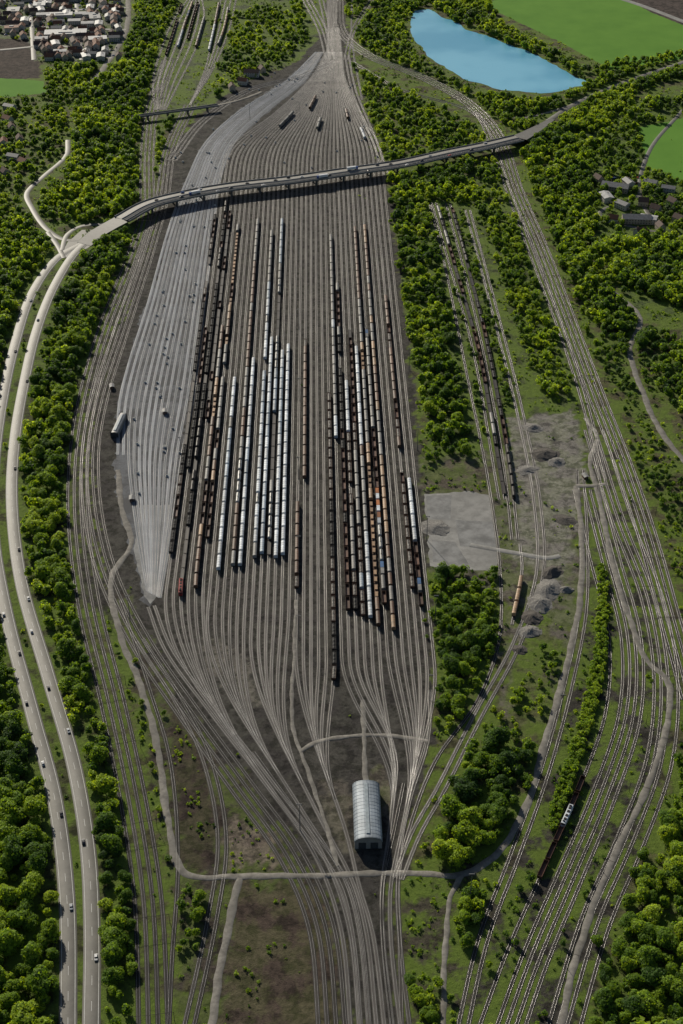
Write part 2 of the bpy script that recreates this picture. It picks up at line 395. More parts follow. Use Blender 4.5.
sheet('paved_ground',[(316,54),(322,60),(304,84),(266,114),(234,143),(220,180),(214,215),(205,300),(190,400),(178,470),(168,550),(158,596),(150,607),(144,603),(134,560),(120,515),(114,470),(118,400),(143,310),(152,295),(170,225),(186,180),(204,142),(238,110),(285,80)],0.03,'paving','grey stone paving between tracks','paved ground',2.4)
MAT['pad']=simple('pad_concrete',(0.25,0.25,0.245),0.8,0.2,var=0.5,scale=0.08)
sheet('paved_ground',[(140,505),(172,505),(160,592),(150,604),(144,596),(134,552)],0.045,'pad','pale concrete wedge between tracks','paved ground',0.8)
sheet('paved_ground',[(424,494),(470,491),(492,496),(499,552),(496,572),(430,566)],0.04,'concrete','pale concrete storage yard','paved ground',0.9)
for pix in ([(426,496),(452,495),(450,520),(427,518)],[(455,520),(494,522),(497,548),(460,546)],[(432,540),(455,542),(470,566),(433,562)]):
    sheet('paved_ground',pix,0.06,'pad','bright concrete slab','paved ground',0.3)
sheet('paved_ground',[(97,230),(103,236),(88,248),(68,258),(60,256),(68,242),(82,230)],0.2,'asphalt','asphalt junction area','road junction',0.2)
lake=[(410,20),(418,10),(428,9),(442,17),(455,22),(470,31),(490,37),(512,46),(530,52),(550,62),(572,75),(588,84),(574,87),(558,92),(540,93),(520,91),(500,90),(482,84),(465,80),(450,70),(432,60),(422,48),(413,38)]
lk=catmull(np.vstack([W(lake),W(lake[:1])]),8)[:-1]
lk=lk+rng.normal(size=lk.shape)*1.2
me=bpy.data.meshes.new('lake'); me.from_pydata([(x,y,0.05) for x,y in lk],[],[list(range(len(lk)))]); me.materials.append(MAT['water']); me.update()
if me.polygons[0].normal.z<0: me.flip_normals()
ob('lake',me,'light blue gravel pit lake with wooded banks','lake','structure')
FIELD1=[(483,5),(520,-10),(612,-10),(650,12),(700,32),(700,56),(612,70),(560,42)]
MEAD=[(638,128),(683,118),(760,140),(760,200),(690,188),(648,168)]
sheet('meadow',FIELD1,0.03,'meadow','bright green cultivated field','field',1.0)
sheet('meadow',MEAD,0.03,'meadow','green meadow beside the village','field',2.0)
sheet('meadow',[(-60,76),(20,79),(43,81),(47,93),(10,97),(-60,95)],0.03,'meadow','narrow bright green field strip','field',1.0)
# ------------------------------------------------------------------ ground sheet
def axis(a,b,step,far):
    core=np.arange(a,b+step,step); o1=[];d=step;x=a
    while x>-far: d*=1.5; x-=d; o1.append(x)
    o2=[];d=step;x=core[-1]
    while x<far: d*=1.5; x+=d; o2.append(x)
    return np.array(o1[::-1]+list(core)+o2)
ax=axis(-640,640,3.0,30000); ay=axis(410,2420,3.2,30000)
X,Y=np.meshgrid(ax,ay)
def lump(X,Y,s,seed):
    r=np.random.default_rng(seed); o_=np.zeros_like(X)
    for k in range(7):
        a=r.uniform(0,6.28); w=6.28/s*r.uniform(.5,1.8); o_+=np.sin((X*math.cos(a)+Y*math.sin(a))*w+r.uniform(0,6.28))
    return o_/7
WX=X+9*lump(X,Y,30,1)+6*lump(X,Y,9,3); WY=Y+9*lump(X,Y,30,2)+7*lump(X,Y,9,4)
U,V_=inv(WX,np.maximum(WY,-200)); U0,V0=inv(X,np.maximum(Y,-200))
C=np.zeros((*X.shape,4)); C[...]=(0.085,0.082,0.040,1.0)
yardpoly=[(325,0),(345,0),(350,60),(365,110),(388,180),(400,260),(415,400),(430,560),(434,700),(428,770),(405,870),(400,960),(402,1060),(340,1060),(330,960),(300,880),(230,790),(160,700),(120,630),(100,560),(88,480),(95,400),(125,310),(150,240),(160,180),(170,150),(195,118),(240,85),(300,60)]
zones=[
 (yardpoly,(0.049,0.045,0.042,0.03),1),
 ([(60,250),(-80,300),(-80,1100),(170,1100),(150,900),(115,720),(88,600),(80,500),(90,410),(130,300),(140,240)],(0.06,0.065,0.027,1.0),1),
 ([(150,235),(125,310),(95,400),(86,470),(86,540),(120,630),(80,600),(72,500),(82,400),(120,290)],(0.040,0.037,0.034,0.2),1),
 ([(112,600),(120,590),(180,700),(260,800),(330,900),(360,1060),(190,1060),(175,880),(150,760)],(0.060,0.050,0.041,0.6),1),
 ([(238,884),(318,884),(335,930),(348,1060),(215,1060),(228,940)],(0.070,0.052,0.042,0.2),1),
 ([(165,700),(195,730),(215,790),(215,862),(185,866),(172,800)],(0.050,0.037,0.031,0.15),1),
 ([(228,810),(262,830),(285,866),(228,868)],(0.15,0.123,0.10,0.1),1),
 ([(200,640),(240,650),(262,700),(250,712),(215,680)],(0.11,0.10,0.088,0.05),1),
 ([(370,755),(392,770),(388,830),(372,800)],(0.12,0.105,0.085,0.3),1),
 ([(318,780),(350,780),(350,850),(340,850)],(0.10,0.088,0.075,0.1),1),
 ([(430,200),(500,160),(530,230),(570,320),(590,400),(590,440),(540,420),(500,470),(430,460),(420,400),(395,200)],(0.07,0.09,0.032,1.0),1),
 ([(423,458),(600,440),(600,470),(590,560),(570,640),(545,720),(500,720),(505,600),(430,570)],(0.12,0.108,0.09,0.5),1),
 ([(505,420),(575,410),(590,470),(580,500),(572,580),(555,590),(520,560),(508,475)],(0.19,0.178,0.16,0.25),1),
 ([(520,610),(545,600),(560,640),(545,720),(515,740),(505,700)],(0.10,0.11,0.045,1.0),1),
 ([(430,460),(500,460),(500,494),(430,492)],(0.10,0.085,0.065,0.6),1),
 ([(395,880),(560,840),(600,860),(560,960),(540,1060),(395,1060)],(0.065,0.058,0.042,1.0),1),
 ([(590,430),(618,440),(683,650),(683,720),(640,860),(560,1060),(440,1060),(520,860),(580,640),(582,500)],(0.048,0.044,0.038,1.0),1),
 ([(625,470),(683,520),(720,700),(690,660),(660,590)],(0.06,0.055,0.033,1.0),1),
 ([(600,330),(660,380),(683,470),(720,520),(683,600),(640,500),(590,390)],(0.08,0.075,0.038,1.0),1),
 ([(560,110),(800,70),(800,330),(640,320),(600,250)],(0.07,0.10,0.033,1.0),1),
 ([(612,-10),(720,-30),(760,30),(700,32),(650,12)],(0.060,0.047,0.042,0.0),0),
 ([(483,5),(520,-10),(430,-30),(420,-5)],(0.06,0.12,0.03,0.6),0),
 ([(-60,40),(28,38),(40,62),(40,78),(-60,84)],(0.05,0.038,0.032,0.0),0),
 ([(-60,-30),(130,-30),(125,40),(100,60),(40,62),(28,38),(-60,40)],(0.13,0.13,0.12,0.6),1),
 ([(150,-30),(330,-30),(325,30),(300,58),(240,85),(195,115),(160,120),(150,70)],(0.08,0.10,0.045,1.0),1),
]
for poly,col,rag in zones:
    mk=inpoly(U if rag else U0, V_ if rag else V0, poly) & (Y>380)
    C[mk]=col
far=(Y>2450)|(np.abs(X)>700)
cell=(np.floor(X/260)*7+np.floor(Y/340)*13).astype(int)%4
pal=np.array([(0.06,0.12,0.03,.1),(0.05,0.045,0.035,.1),(0.045,0.07,0.03,.8),(0.08,0.12,0.04,.1)])
C[far]=pal[cell[far]]
nx,ny=len(ax),len(ay)
idx=np.arange(nx*ny).reshape(ny,nx)
Fq=np.stack([idx[:-1,:-1],idx[:-1,1:],idx[1:,1:],idx[1:,:-1]],-1).reshape(-1,4)
me=np_mesh('ground',np.column_stack([X.ravel(),Y.ravel(),np.zeros(nx*ny)]),Fq,[MAT['ground']])
ca=me.color_attributes.new('zone','FLOAT_COLOR','POINT'); ca.data.foreach_set('color',C.reshape(-1,4).astype(np.float32).ravel())
ob('ground',me,'brown and green trackside ground with fields','ground','structure')
# ------------------------------------------------------------------ solid builder
class MB:
    def __init__(s): s.V=[];s.F=[];s.M=[]
    def box(s,x0,x1,y0,y1,z0,z1,m=0,t=0):
        b=len(s.V)
        s.V+=[(x0,y0,z0),(x1,y0,z0),(x1,y1,z0),(x0,y1,z0),(x0+t,y0+t,z1),(x1-t,y0+t,z1),(x1-t,y1-t,z1),(x0+t,y1-t,z1)]
        s.F+=[tuple(b+i for i in f) for f in ((3,2,1,0),(4,5,6,7),(0,1,5,4),(1,2,6,5),(2,3,7,6),(3,0,4,7))]; s.M+=[m]*6
    def ext(s,prof,y0,y1,m=0,cap=True,mcap=None):
        b=len(s.V);n=len(prof)
        s.V+=[(x,y0,z) for x,z in prof]+[(x,y1,z) for x,z in prof]
        for i in range(n):
            j=(i+1)%n; s.F.append((b+i,b+j,b+n+j,b+n+i)); s.M.append(m)
        if cap:
            s.F.append(tuple(b+i for i in range(n))[::-1]); s.F.append(tuple(b+n+i for i in range(n))); s.M+=[m if mcap is None else mcap]*2
    def extx(s,prof,x0,x1,m=0):
        b=len(s.V);n=len(prof)
        s.V+=[(x0,y,z) for y,z in prof]+[(x1,y,z) for y,z in prof]
        for i in range(n):
            j=(i+1)%n; s.F.append((b+i,b+n+i,b+n+j,b+j)); s.M.append(m)
        s.F.append(tuple(b+i for i in range(n))); s.F.append(tuple(b+n+i for i in range(n))[::-1]); s.M+=[m]*2
    def wheel(s,x,y,r,w,m=0,n=10):
        s.extx([(y+r*math.cos(a*2*math.pi/n),r+r*math.sin(a*2*math.pi/n)) for a in range(n)],x-w/2,x+w/2,m)
    def revy(s,rings,cz,m=0,n=12):
        b=len(s.V)
        for (y,r) in rings: s.V+=[(r*math.cos(a*2*math.pi/n),y,cz+r*math.sin(a*2*math.pi/n)) for a in range(n)]
        for k in range(len(rings)-1):
            for a in range(n):
                c=(a+1)%n; s.F.append((b+k*n+a,b+k*n+c,b+(k+1)*n+c,b+(k+1)*n+a)); s.M.append(m)
        s.F.append(tuple(b+a for a in range(n))[::-1]); s.F.append(tuple(b+(len(rings)-1)*n+a for a in range(n))); s.M+=[m,m]
    def build(s,name,mats):
        me=bpy.data.meshes.new(name); me.from_pydata(s.V,[],s.F)
        for m in mats: me.materials.append(m)
        me.polygons.foreach_set('material_index',s.M); me.update()
        import bmesh
        bm=bmesh.new(); bm.from_mesh(me); bmesh.ops.recalc_face_normals(bm,faces=bm.faces); bm.to_mesh(me); bm.free()
        return me
def under(b,Lw,m=1):
    b.box(-1.35,1.35,-Lw/2,Lw/2,1.0,1.22,m)
    for s in (-1,1):
        yc=s*(Lw/2-2.6)
        b.box(-1.05,1.05,yc-1.5,yc+1.5,0.45,0.98,m,0.1)
        for yy in (yc-0.95,yc+0.95):
            for x in (-0.75,0.75): b.wheel(x,yy,0.46,0.13,m)
        for x in (-0.88,0.88): b.box(x-0.2,x+0.2,s*(Lw/2),s*(Lw/2)+s*0.55,0.95,1.3,m)
wm=lambda n,c,r=0.5,**k: simple(n,c,r,0.3,objrand=0.32,var=0.4,scale=0.2,**k)
WMAT={'white':wm('wagon_white_roof',(0.60,0.64,0.68)),'silver':wm('wagon_silver_roof',(0.36,0.42,0.48),0.45),'brown':wm('wagon_brown_paint',(0.14,0.075,0.045)),
 'tan':wm('wagon_tan_roof',(0.33,0.21,0.12)),'grey':wm('wagon_grey_roof',(0.21,0.205,0.195)),'dark':wm('wagon_dark_paint',(0.045,0.038,0.035)),'rust':wm('wagon_rust_paint',(0.10,0.05,0.033)),
 'coal':simple('coal_load',(0.02,0.02,0.02),0.7,scale=1.5),'scrap':simple('scrap_load',(0.20,0.18,0.16),0.6,scale=1.5,var=0.8),'blue':wm('container_blue',(0.05,0.13,0.28)),
 'orange':wm('container_orange',(0.36,0.12,0.03)),'red':wm('loco_red',(0.30,0.03,0.03)),'tank':wm('tank_grey',(0.33,0.33,0.32),0.4)}
def covered(Lw,mat,ribs=True):
    b=MB(); under(b,Lw)
    arc=[(-1.45,1.22),(-1.45,3.3),(-1.25,3.75),(-0.7,4.05),(0,4.15),(0.7,4.05),(1.25,3.75),(1.45,3.3),(1.45,1.22)]
    b.ext(arc,-Lw/2+0.3,Lw/2-0.3,0)
    n=int(Lw/2.6)
    for i in range(n+1):
        y=-Lw/2+0.6+i*(Lw-1.2)/n
        b.ext([(x*1.03,z+(0.06 if z>3 else 0)) for x,z in arc],y-0.07,y+0.07,2)
    b.box(-1.5,-1.46,-1.4,1.4,1.4,3.2,2); b.box(1.46,1.5,-1.4,1.4,1.4,3.2,2)
    return b.build('covered_wagon',[WMAT[mat],MAT['under'],WMAT['grey']])
def openw(Lw,mat,load):
    b=MB(); under(b,Lw); h=Lw/2-0.3
    b.box(-1.45,-1.35,-h,h,1.22,3.0,0); b.box(1.35,1.45,-h,h,1.22,3.0,0)
    b.box(-1.35,1.35,-h,-h+0.1,1.22,3.0,0); b.box(-1.35,1.35,h-0.1,h,1.22,3.0,0); b.box(-1.35,1.35,-h+0.1,h-0.1,1.22,1.4,0)
    for i in range(7):
        y=-h+0.4+i*(2*h-0.8)/6
        for s in (-1,1): b.box(min(s*1.45,s*1.53),max(s*1.45,s*1.53),y-0.08,y+0.08,1.22,3.0,0)
    if load:
        nx_,ny_=4,12; b0=len(b.V)
        for j in range(ny_+1):
            for i in range(nx_+1):
                e=min(i,nx_-i)/(nx_/2)*min(1,min(j,ny_-j)/1.5)
                b.V.append((-1.33+2.66*i/nx_,-h+0.12+(2*h-0.24)*j/ny_,2.3+0.9*e*(0.7+0.5*random.random())*(0.7+0.3*math.sin(j*1.9))))
        for j in range(ny_):
            for i in range(nx_):
                q=b0+j*(nx_+1)+i; b.F.append((q,q+1,q+nx_+2,q+nx_+1)); b.M.append(2)
    return b.build('open_wagon',[WMAT[mat],MAT['under'],WMAT[load or 'coal']])
def tank(Lw,mat):
    b=MB(); under(b,Lw); h=Lw/2-0.5
    b.revy([(-h,0.4),(-h+0.15,0.95),(-h+0.55,1.35),(-h+1,1.42),(h-1,1.42),(h-0.55,1.35),(h-0.15,0.95),(h,0.4)],2.75,0)
    b.box(-0.4,0.4,-0.5,0.5,4.0,4.45,1); b.box(-0.25,0.25,-h+1,h-1,4.2,4.28,1)
    for s in (-1,1): b.box(-1.2,1.2,s*h*0.6-0.2,s*h*0.6+0.2,1.2,2.0,1)
    return b.build('tank_wagon',[WMAT[mat],MAT['under']])
def contw(Lw,m1,m2):
    b=MB(); under(b,Lw)
    for k,(y0,y1) in enumerate(((-Lw/2+0.5,-0.2),(0.2,Lw/2-0.5))):
        b.box(-1.22,1.22,y0,y1,1.26,3.85,0 if k==0 else 2)
        for i in range(6):
            y=y0+0.3+i*(y1-y0-0.6)/5
            b.box(-1.26,1.26,y-0.06,y+0.06,1.3,3.9,0 if k==0 else 2)
    return b.build('container_wagon',[WMAT[m1],MAT['under'],WMAT[m2]])
def flatw(Lw,mat,load=True):
    b=MB(); under(b,Lw); b.box(-1.4,1.4,-Lw/2,Lw/2,1.23,1.35,0)
    for i in range(8):
        y=-Lw/2+0.8+i*(Lw-1.6)/7
        for s in (-1.38,1.38): b.box(s-0.06,s+0.06,y-0.06,y+0.06,1.35,2.5,1)
    if load:
        for s in (-1,1): b.box(-1.1,1.1,s*Lw/4-Lw/6,s*Lw/4+Lw/6,1.36,2.3,2,0.15)
    return b.build('flat_wagon',[WMAT[mat],MAT['under'],WMAT['tan']])
def loco(mat):
    b=MB(); Lw=18.5; under(b,Lw)
    b.ext([(-1.45,1.2),(-1.5,3.1),(-1.15,3.8),(1.15,3.8),(1.5,3.1),(1.45,1.2)],-Lw/2+1.1,Lw/2-1.1,0)
    for s in (-1,1):
        y=s*(Lw/2-1.1)
        b.box(-1.4,1.4,min(y,y+s*0.9),max(y,y+s*0.9),1.2,2.6,0,0.12)
        b.box(-1.2,1.2,min(y,y+s*0.06),max(y,y+s*0.06),2.7,3.5,2)
    for y in (-5,-2,1.5,4.5): b.box(-0.8,0.8,y-0.9,y+0.9,3.8,4.15,1,0.1)
    for s in (-1,1): b.box(-0.9,0.9,s*6.6-0.06,s*6.6+0.06,3.82,4.6,1)
    return b.build('locomotive',[WMAT[mat],MAT['under'],MAT['glass']])
KINDS={
 'cw':(covered(15.5,'white'),'white covered freight wagon with ribbed arched roof','covered_wagon',15.5),
 'cs':(covered(17,'silver'),'silver grey sliding wall freight wagon','covered_wagon',17),
 'cb':(covered(14,'brown'),'brown covered freight wagon','covered_wagon',14),
 'ct':(covered(14,'tan'),'weathered tan roofed covered freight wagon','covered_wagon',14),
 'cg':(covered(16,'grey'),'dull grey covered freight wagon','covered_wagon',16),
 'oc':(openw(13.5,'dark','coal'),'dark open freight wagon loaded with coal','open_wagon',13.5),
 'os':(openw(13.5,'rust','scrap'),'rusty open freight wagon loaded with scrap','open_wagon',13.5),
 'oe':(openw(13.5,'rust',None),'empty rust brown open freight wagon','open_wagon',13.5),
 'tg':(tank(14,'tank'),'light grey railway tank wagon','tank_wagon',14),
 'td':(tank(14,'dark'),'dark railway tank wagon','tank_wagon',14),
 'co':(contw(15,'blue','grey'),'flat wagon carrying blue and grey containers','container_wagon',15),
 'cr':(contw(15,'orange','white'),'flat wagon carrying orange and white containers','container_wagon',15),
 'fl':(flatw(16,'brown'),'brown flat wagon loaded with pale stock','flat_wagon',16),
 'fe':(flatw(16,'dark',False),'empty dark flat wagon with stanchions','flat_wagon',16),
}
PLACED=[]
def place_train(p,v0,v1,kinds,grp,gap=0.015):
    Ls=np.concatenate([[0],np.cumsum(np.linalg.norm(np.diff(p,axis=0),axis=1))])
    _,vv=inv(p[:,0],p[:,1])
    if vv[0]>vv[-1]: p=p[::-1]; Ls=Ls[-1]-Ls[::-1]; vv=vv[::-1]
    s0=np.interp(v0,vv,Ls); s1=np.interp(v1,vv,Ls)
    s=s0; cur=random.choice(kinds); z=0.06+0.004*20+0.2
    while s>s1:
        if random.random()<0.35: cur=random.choice(kinds)
        if random.random()<gap: s-=random.uniform(15,40)
        me,lab,nm,Lw=KINDS[cur]
        c=s-Lw/2
        if c<s1-1: break
        x=np.interp(c,Ls,p[:,0]); y=np.interp(c,Ls,p[:,1])
        x2=np.interp(c-5,Ls,p[:,0]); y2=np.interp(c-5,Ls,p[:,1]); x3=np.interp(c+5,Ls,p[:,0]); y3=np.interp(c+5,Ls,p[:,1])
        PLACED.append((y,nm,me,lab,grp,(x,y,z),math.atan2(y3-y2,x3-x2)-math.pi/2))
        s-=Lw+1.25
def flush_wagons():
    PLACED.sort(key=lambda t:t[0]); cnt={}; rest={}
    for y,nm,me,lab,grp,loc,a in PLACED:
        cnt[nm]=cnt.get(nm,0)+1
        if cnt[nm]<=290: ob(nm,me,lab,'freight wagon',None,grp,loc,a)
        else: rest.setdefault(nm,[]).append((me,loc,a))
    for nm,lst in rest.items():
        V=[];Fs=[];M=[];mats=[]
        for me,loc,a in lst:
            b0=len(V); ca_,sa=math.cos(a),math.sin(a)
            for v in me.vertices:
                x,y,z=v.co; V.append((x*ca_-y*sa+loc[0],x*sa+y*ca_+loc[1],z+loc[2]))
            mp=[]
            for mm in me.materials:
                if mm not in mats: mats.append(mm)
                mp.append(mats.index(mm))
            for pl in me.polygons: Fs.append([b0+i for i in pl.vertices]); M.append(mp[pl.material_index])
        m2=bpy.data.meshes.new(nm); m2.from_pydata(V,[],Fs)
        for mm in mats: m2.materials.append(mm)
        m2.polygons.foreach_set('material_index',M); m2.update()
        ob(nm,m2,'rows of distant covered freight wagons on the sidings','freight wagon','stuff')
Wt=['cw','cw','cw','cs','cs']; Br=['cb','ct','cg','oe','fl']; Dk=['oc','oc','oe','os','fe']; Mix=['cw','cb','cs','oc','cg','ct','tg','co','fl']
trains=[(171,555,215,Dk),(183,584,205,['oc','oe','td','fe']),(196,590,330,Br),(206,540,225,Br),(221,572,385,['cw','cs','cg']),(232,568,225,['cg','oe','cb','tg']),(243,568,360,Wt),
 (255,560,235,['cw','cs','cg','tg']),(262,556,345,Wt),(270,556,225,['cg','cs','fe','tg']),(279,560,350,Wt),(286,557,350,['cw','cw','cs']),(296,590,500,['cb','os']),
 (335,682,400,['oc','oc','os']),(329,440,240,['cw','cg']),(343,612,285,['oc','os','oe','cg']),(351,612,380,['cw','cg','oc','os']),(364,618,410,['os','cs','cg','cw']),(371,620,350,['cg','cw','cb']),
 (379,628,232,['ct','fl','cb','cg']),(388,606,330,['tg','oe','co','cr','cg']),(397,632,228,['cg','cb','ct']),(409,590,300,['oe','os','cb']),(419,608,478,['cw','co','cs','oe']),
 (190,470,330,Dk),(214,420,215,['oe','fe']),(358,470,330,['oe','fe']),(298,480,345,['os','cb'])]
used=set()
for (x,v0,v1,k) in trains:
    x6=VX+(x-VX)*(600-VY)/(v0-VY); i=int(round((x6-165)/7.3)); i=max(0,min(NT-1,i))
    for d in (0,1,-1,2,-2):
        if 0<=i+d<NT and (i+d) not in used: i=i+d; break
    used.add(i)
    place_train(yard[i],v0,v1,k,'freight wagons parked on the sidings')
place_train(v2[0],495,212,['fe','oe','oc','cg'],'old wagons on the overgrown siding',0)
place_train(v2b[0],500,212,['fe','oc','td','oe'],'old wagons on the overgrown siding',0)
place_train(R3[0],880,832,['oe','oc','oc'],'wagons coupled to the locomotive',0)
place_train(R3[0],811,782,['oc','fe','oe'],'wagons coupled to the locomotive',0)
def at_px(me,name,lab,cat,u,v,rot,grp=None,z=0.0):
    x,y=g(u,v); return ob(name,me,lab,cat,None,grp,(x,y,z),rot)
def heading(p,v):
    _,vv=inv(p[:,0],p[:,1]); i=int(np.argmin(abs(vv-v))); i=min(max(i,1),len(p)-2)
    d=p[i+1]-p[i-1]; return p[i],math.atan2(d[1],d[0])-math.pi/2
lw=loco('white'); lr=loco('red')
q,a=heading(R3[0],821); ob('locomotive',lw,'white electric locomotive with roof equipment','locomotive',None,None,(q[0],q[1],0.34),a)
q,a=heading(yard[2],594); ob('locomotive',lr,'red shunting locomotive at the head of wagons','locomotive',None,None,(q[0],q[1],0.34),a)
place_train(bundle([(512,625),(522,570),(520,545)],[0],'bed')[0],618,585,['ct','fl'],'short train by the gravel piles')
place_train(catmull(W([(192,5),(186,22),(178,48)])),60,5,Mix,'wagons in the upper side yard')
place_train(catmull(W([(204,20),(196,48)])),48,20,['cb','cg'],'wagons in the upper side yard')
place_train(catmull(W([(182,4),(175,28),(166,56)])),56,6,['oe','cb','os'],'wagons in the upper side yard')
place_train(catmull(W([(198,4),(191,28),(184,56)])),40,2,['cg','oe','cw'],'wagons in the upper side yard')
place_train(catmull(W([(219,5),(214,30),(209,52)])),52,6,['cg','cw','cb'],'wagons in the upper side yard')
place_train(catmull(W([(229,5),(224,30),(216,52)])),46,10,['cb','ct','cg'],'wagons in the upper side yard')
for i,v0,v1,k in ((8,128,112,['cg']),(14,110,98,['cb']),(20,130,120,['cg']),(30,120,110,['cb']),(33,140,132,['cw'])):
    place_train(yard[i],v0,v1,k,'wagons near the yard throat')
flush_wagons()
# ------------------------------------------------------------------ bridge
def bridge(bpx,bz,bw,label,pstep,pw,lanes,ped):
    bc=catmull(np.array([g(u,v,bz) for u,v in bpx]),5)
    br=bpy.data.objects.new('road_bridge',None); COL.objects.link(br); br['label']=label; br['category']='bridge'
    nb=len(bc); zz=np.full(nb,bz)
    me=strip('deck',bc,[([(-bw,-0.9),(-bw,0),(bw,0),(bw,-0.9)],0),([(-bw,-0.9),(-bw*.57,-2.6 if bw>5 else -1.5),(bw*.57,-2.6 if bw>5 else -1.5),(bw,-0.9)],1)],[MAT['deck'],MAT['darkconcrete']],zz)
    ob('deck',me,parent=br)
    for s in (-1,1):
        o_=s*(bw-0.3); ob('parapet',strip('parapet',bc,[([(o_-0.25,0.003),(o_-0.25,1.1),(o_+0.25,1.1),(o_+0.25,0.003)],0)],[MAT['concrete']],zz),parent=br)
    if lanes:
        ob('median_barrier',strip('median_barrier',bc,[([(-0.5,0.003),(-0.3,0.8),(0.3,0.8),(0.5,0.003)],0)],[MAT['concrete']],zz),parent=br)
        ob('lane_line',strip('lane_line',bc,[([(o_-0.12,0.012),(o_+0.12,0.012)],0) for o_ in lanes],[MAT['white']],zz),parent=br)
    Lb=np.concatenate([[0],np.cumsum(np.linalg.norm(np.diff(bc,axis=0),axis=1))]); zt=bz-(2.58 if bw>5 else 1.48)
    pm=MB(); pm.box(-1.0,1.0,-pw,-pw+1.8,-0.1,zt-0.7); pm.box(-1.0,1.0,pw-1.8,pw,-0.1,zt-0.7); pm.box(-1.1,1.1,-pw-1,pw+1,zt-0.69,zt)
    pme=pm.build('pier',[MAT['darkconcrete']]); nB,dB=norms(bc)
    for s in np.arange(ped,Lb[-1]-ped/2,pstep):
        x=np.interp(s,Lb,bc[:,0]); y=np.interp(s,Lb,bc[:,1]); i=np.searchsorted(Lb,s)
        ob('pier',pme,parent=br,loc=(x,y,0),rot=math.atan2(dB[i][1],dB[i][0]))
    mark(bc,bw*0.7); return bc
bz=9.0
bc=bridge([(122,219),(150,204),(185,195),(230,187),(290,180),(345,172),(400,164),(450,153),(485,146),(519,138)],bz,10.5,'long curved concrete road bridge on piers over the tracks',33,6.5,(-9.2,-5.0,-1.2,1.2,5.0,9.2),45)
bc2=bridge([(132,117),(160,113),(190,109),(218,105)],6.5,3.0,'small road bridge crossing the side tracks',26,2.2,None,20)
road('road',[(218,105.5),(240,100),(262,92)],4,'gravelroad','narrow gravel lane')
def ramp(c,z0,z1,w0,w1,label):
    n=len(c); zr=np.linspace(z0,z1,n); w=np.linspace(w0,w1,n)[:,None]
    n_,_=norms(c)
    A=c-n_*w; B=c+n_*w
    V=[(*A[i],zr[i]) for i in range(n)]+[(*B[i],zr[i]) for i in range(n)]
    me=np_mesh('road_ramp',V,[(i,i+1,n+i+1,n+i)[::-1] for i in range(n-1)],[MAT['deck']])
    ob('road_ramp',me,label,'road','structure')
    z1_=zr[:,None]; A2=c-n_*(w+z1_*1.4); B2=c+n_*(w+z1_*1.4)
    V=[(*A2[i],-0.1) for i in range(n)]+[(*A[i],zr[i]-.01) for i in range(n)]+[(*B[i],zr[i]-.01) for i in range(n)]+[(*B2[i],-0.1) for i in range(n)]
    Fs=[(k*n+i,(k+1)*n+i,(k+1)*n+i+1,k*n+i+1) for k in (0,2) for i in range(n-1)]
    ob('embankment',np_mesh('embankment',V,Fs,[MAT['grass']]),'grassy embankment under the road','embankment','structure'); mark(c,float(w.mean())+2)
ramp(catmull(np.array([g(519,138,bz),g(532,130.5,7),g(552,119,0.6)]),6),bz-0.02,0.42,10.3,3.8,'asphalt road climbing to the bridge')
ramp(catmull(np.array([g(122,219,bz),g(108,226,6.5),g(96,234,3.5),g(84,244,0.5)]),6),bz-0.02,0.45,10.3,9,'asphalt road curving down from the bridge')
# ------------------------------------------------------------------ shed
def shed(u,v,w,Ls,hh,rot,label,col=(0.30,0.345,0.39)):
    x,y=g(u,v); e=bpy.data.objects.new('train_shed',None); COL.objects.link(e); e.location=(x,y,0); e.rotation_euler=(0,0,rot); e['label']=label; e['category']='shed'
    b=MB(); b.box(-w/2,-w/2+0.4,-Ls/2,Ls/2,0,hh,0); b.box(w/2-0.4,w/2,-Ls/2,Ls/2,0,hh,0); 
    arcp=[(w/2*math.cos(a),hh+w*0.27*math.sin(a)) for a in np.linspace(math.pi,0,13)]
    for s in (-1,1):
        y0=s*Ls/2-s*0.4
        prof=[(-w/2+0.41,0),(-w/2+0.41,hh)]+[(px*0.95,pz-0.1) for px,pz in arcp[1:-1]]+[(w/2-0.41,hh),(w/2-0.41,0)]
        b.ext(prof,min(y0,y0+s*0.38),max(y0,y0+s*0.38),0)
    ob('wall',b.build('wall',[MAT['concrete']]),parent=e)
    b=MB(); outer=[(px*1.03,pz+0.12) for px,pz in arcp]; inner=[(px*1.0,pz) for px,pz in arcp][::-1]
    b.ext(outer+inner,-Ls/2-0.5,Ls/2+0.5,0)
    for i in range(17):
        yy=-Ls/2+i*Ls/16; b.ext([(px*1.045,pz+0.2) for px,pz in arcp]+[(px*1.02,pz+0.05) for px,pz in arcp][::-1],yy-0.07,yy+0.07,0)
    ob('roof',b.build('roof',[simple('metal_sheet_roof',col,0.55,0.4,metal=0.1,var=0.35,scale=0.15,big=0.05),MAT['steel']]),parent=e)
    b=MB(); b.box(-1.2,1.2,-Ls/2+2,Ls/2-2,hh+w*0.27+0.2,hh+w*0.27+0.6,0,0.3); ob('skylight',b.build('skylight',[simple('roof_glazing',(0.30,0.35,0.38),0.4,0.4)]),parent=e)
    for s in (-1,1):
        for xx in (-w*0.22,w*0.22):
            b=MB(); y0=s*(Ls/2+0.0); b.box(xx-2.2,xx+2.2,min(y0,y0+s*0.08),max(y0,y0+s*0.08),0,5.2,0); ob('door',b.build('door',[simple('dark_steel_door',(0.05,0.055,0.06),0.5)]),parent=e)
    mark(np.array([(x,y-Ls/2),(x,y+Ls/2)]),w/2+3)
    return e
shed(367,820,16,44,6.0,0.02,'grey engine shed with ribbed arched metal roof')
shed(119,428,5.5,30,4.0,-0.12,'small pale arched shed beside the tracks',(0.42,0.42,0.41))
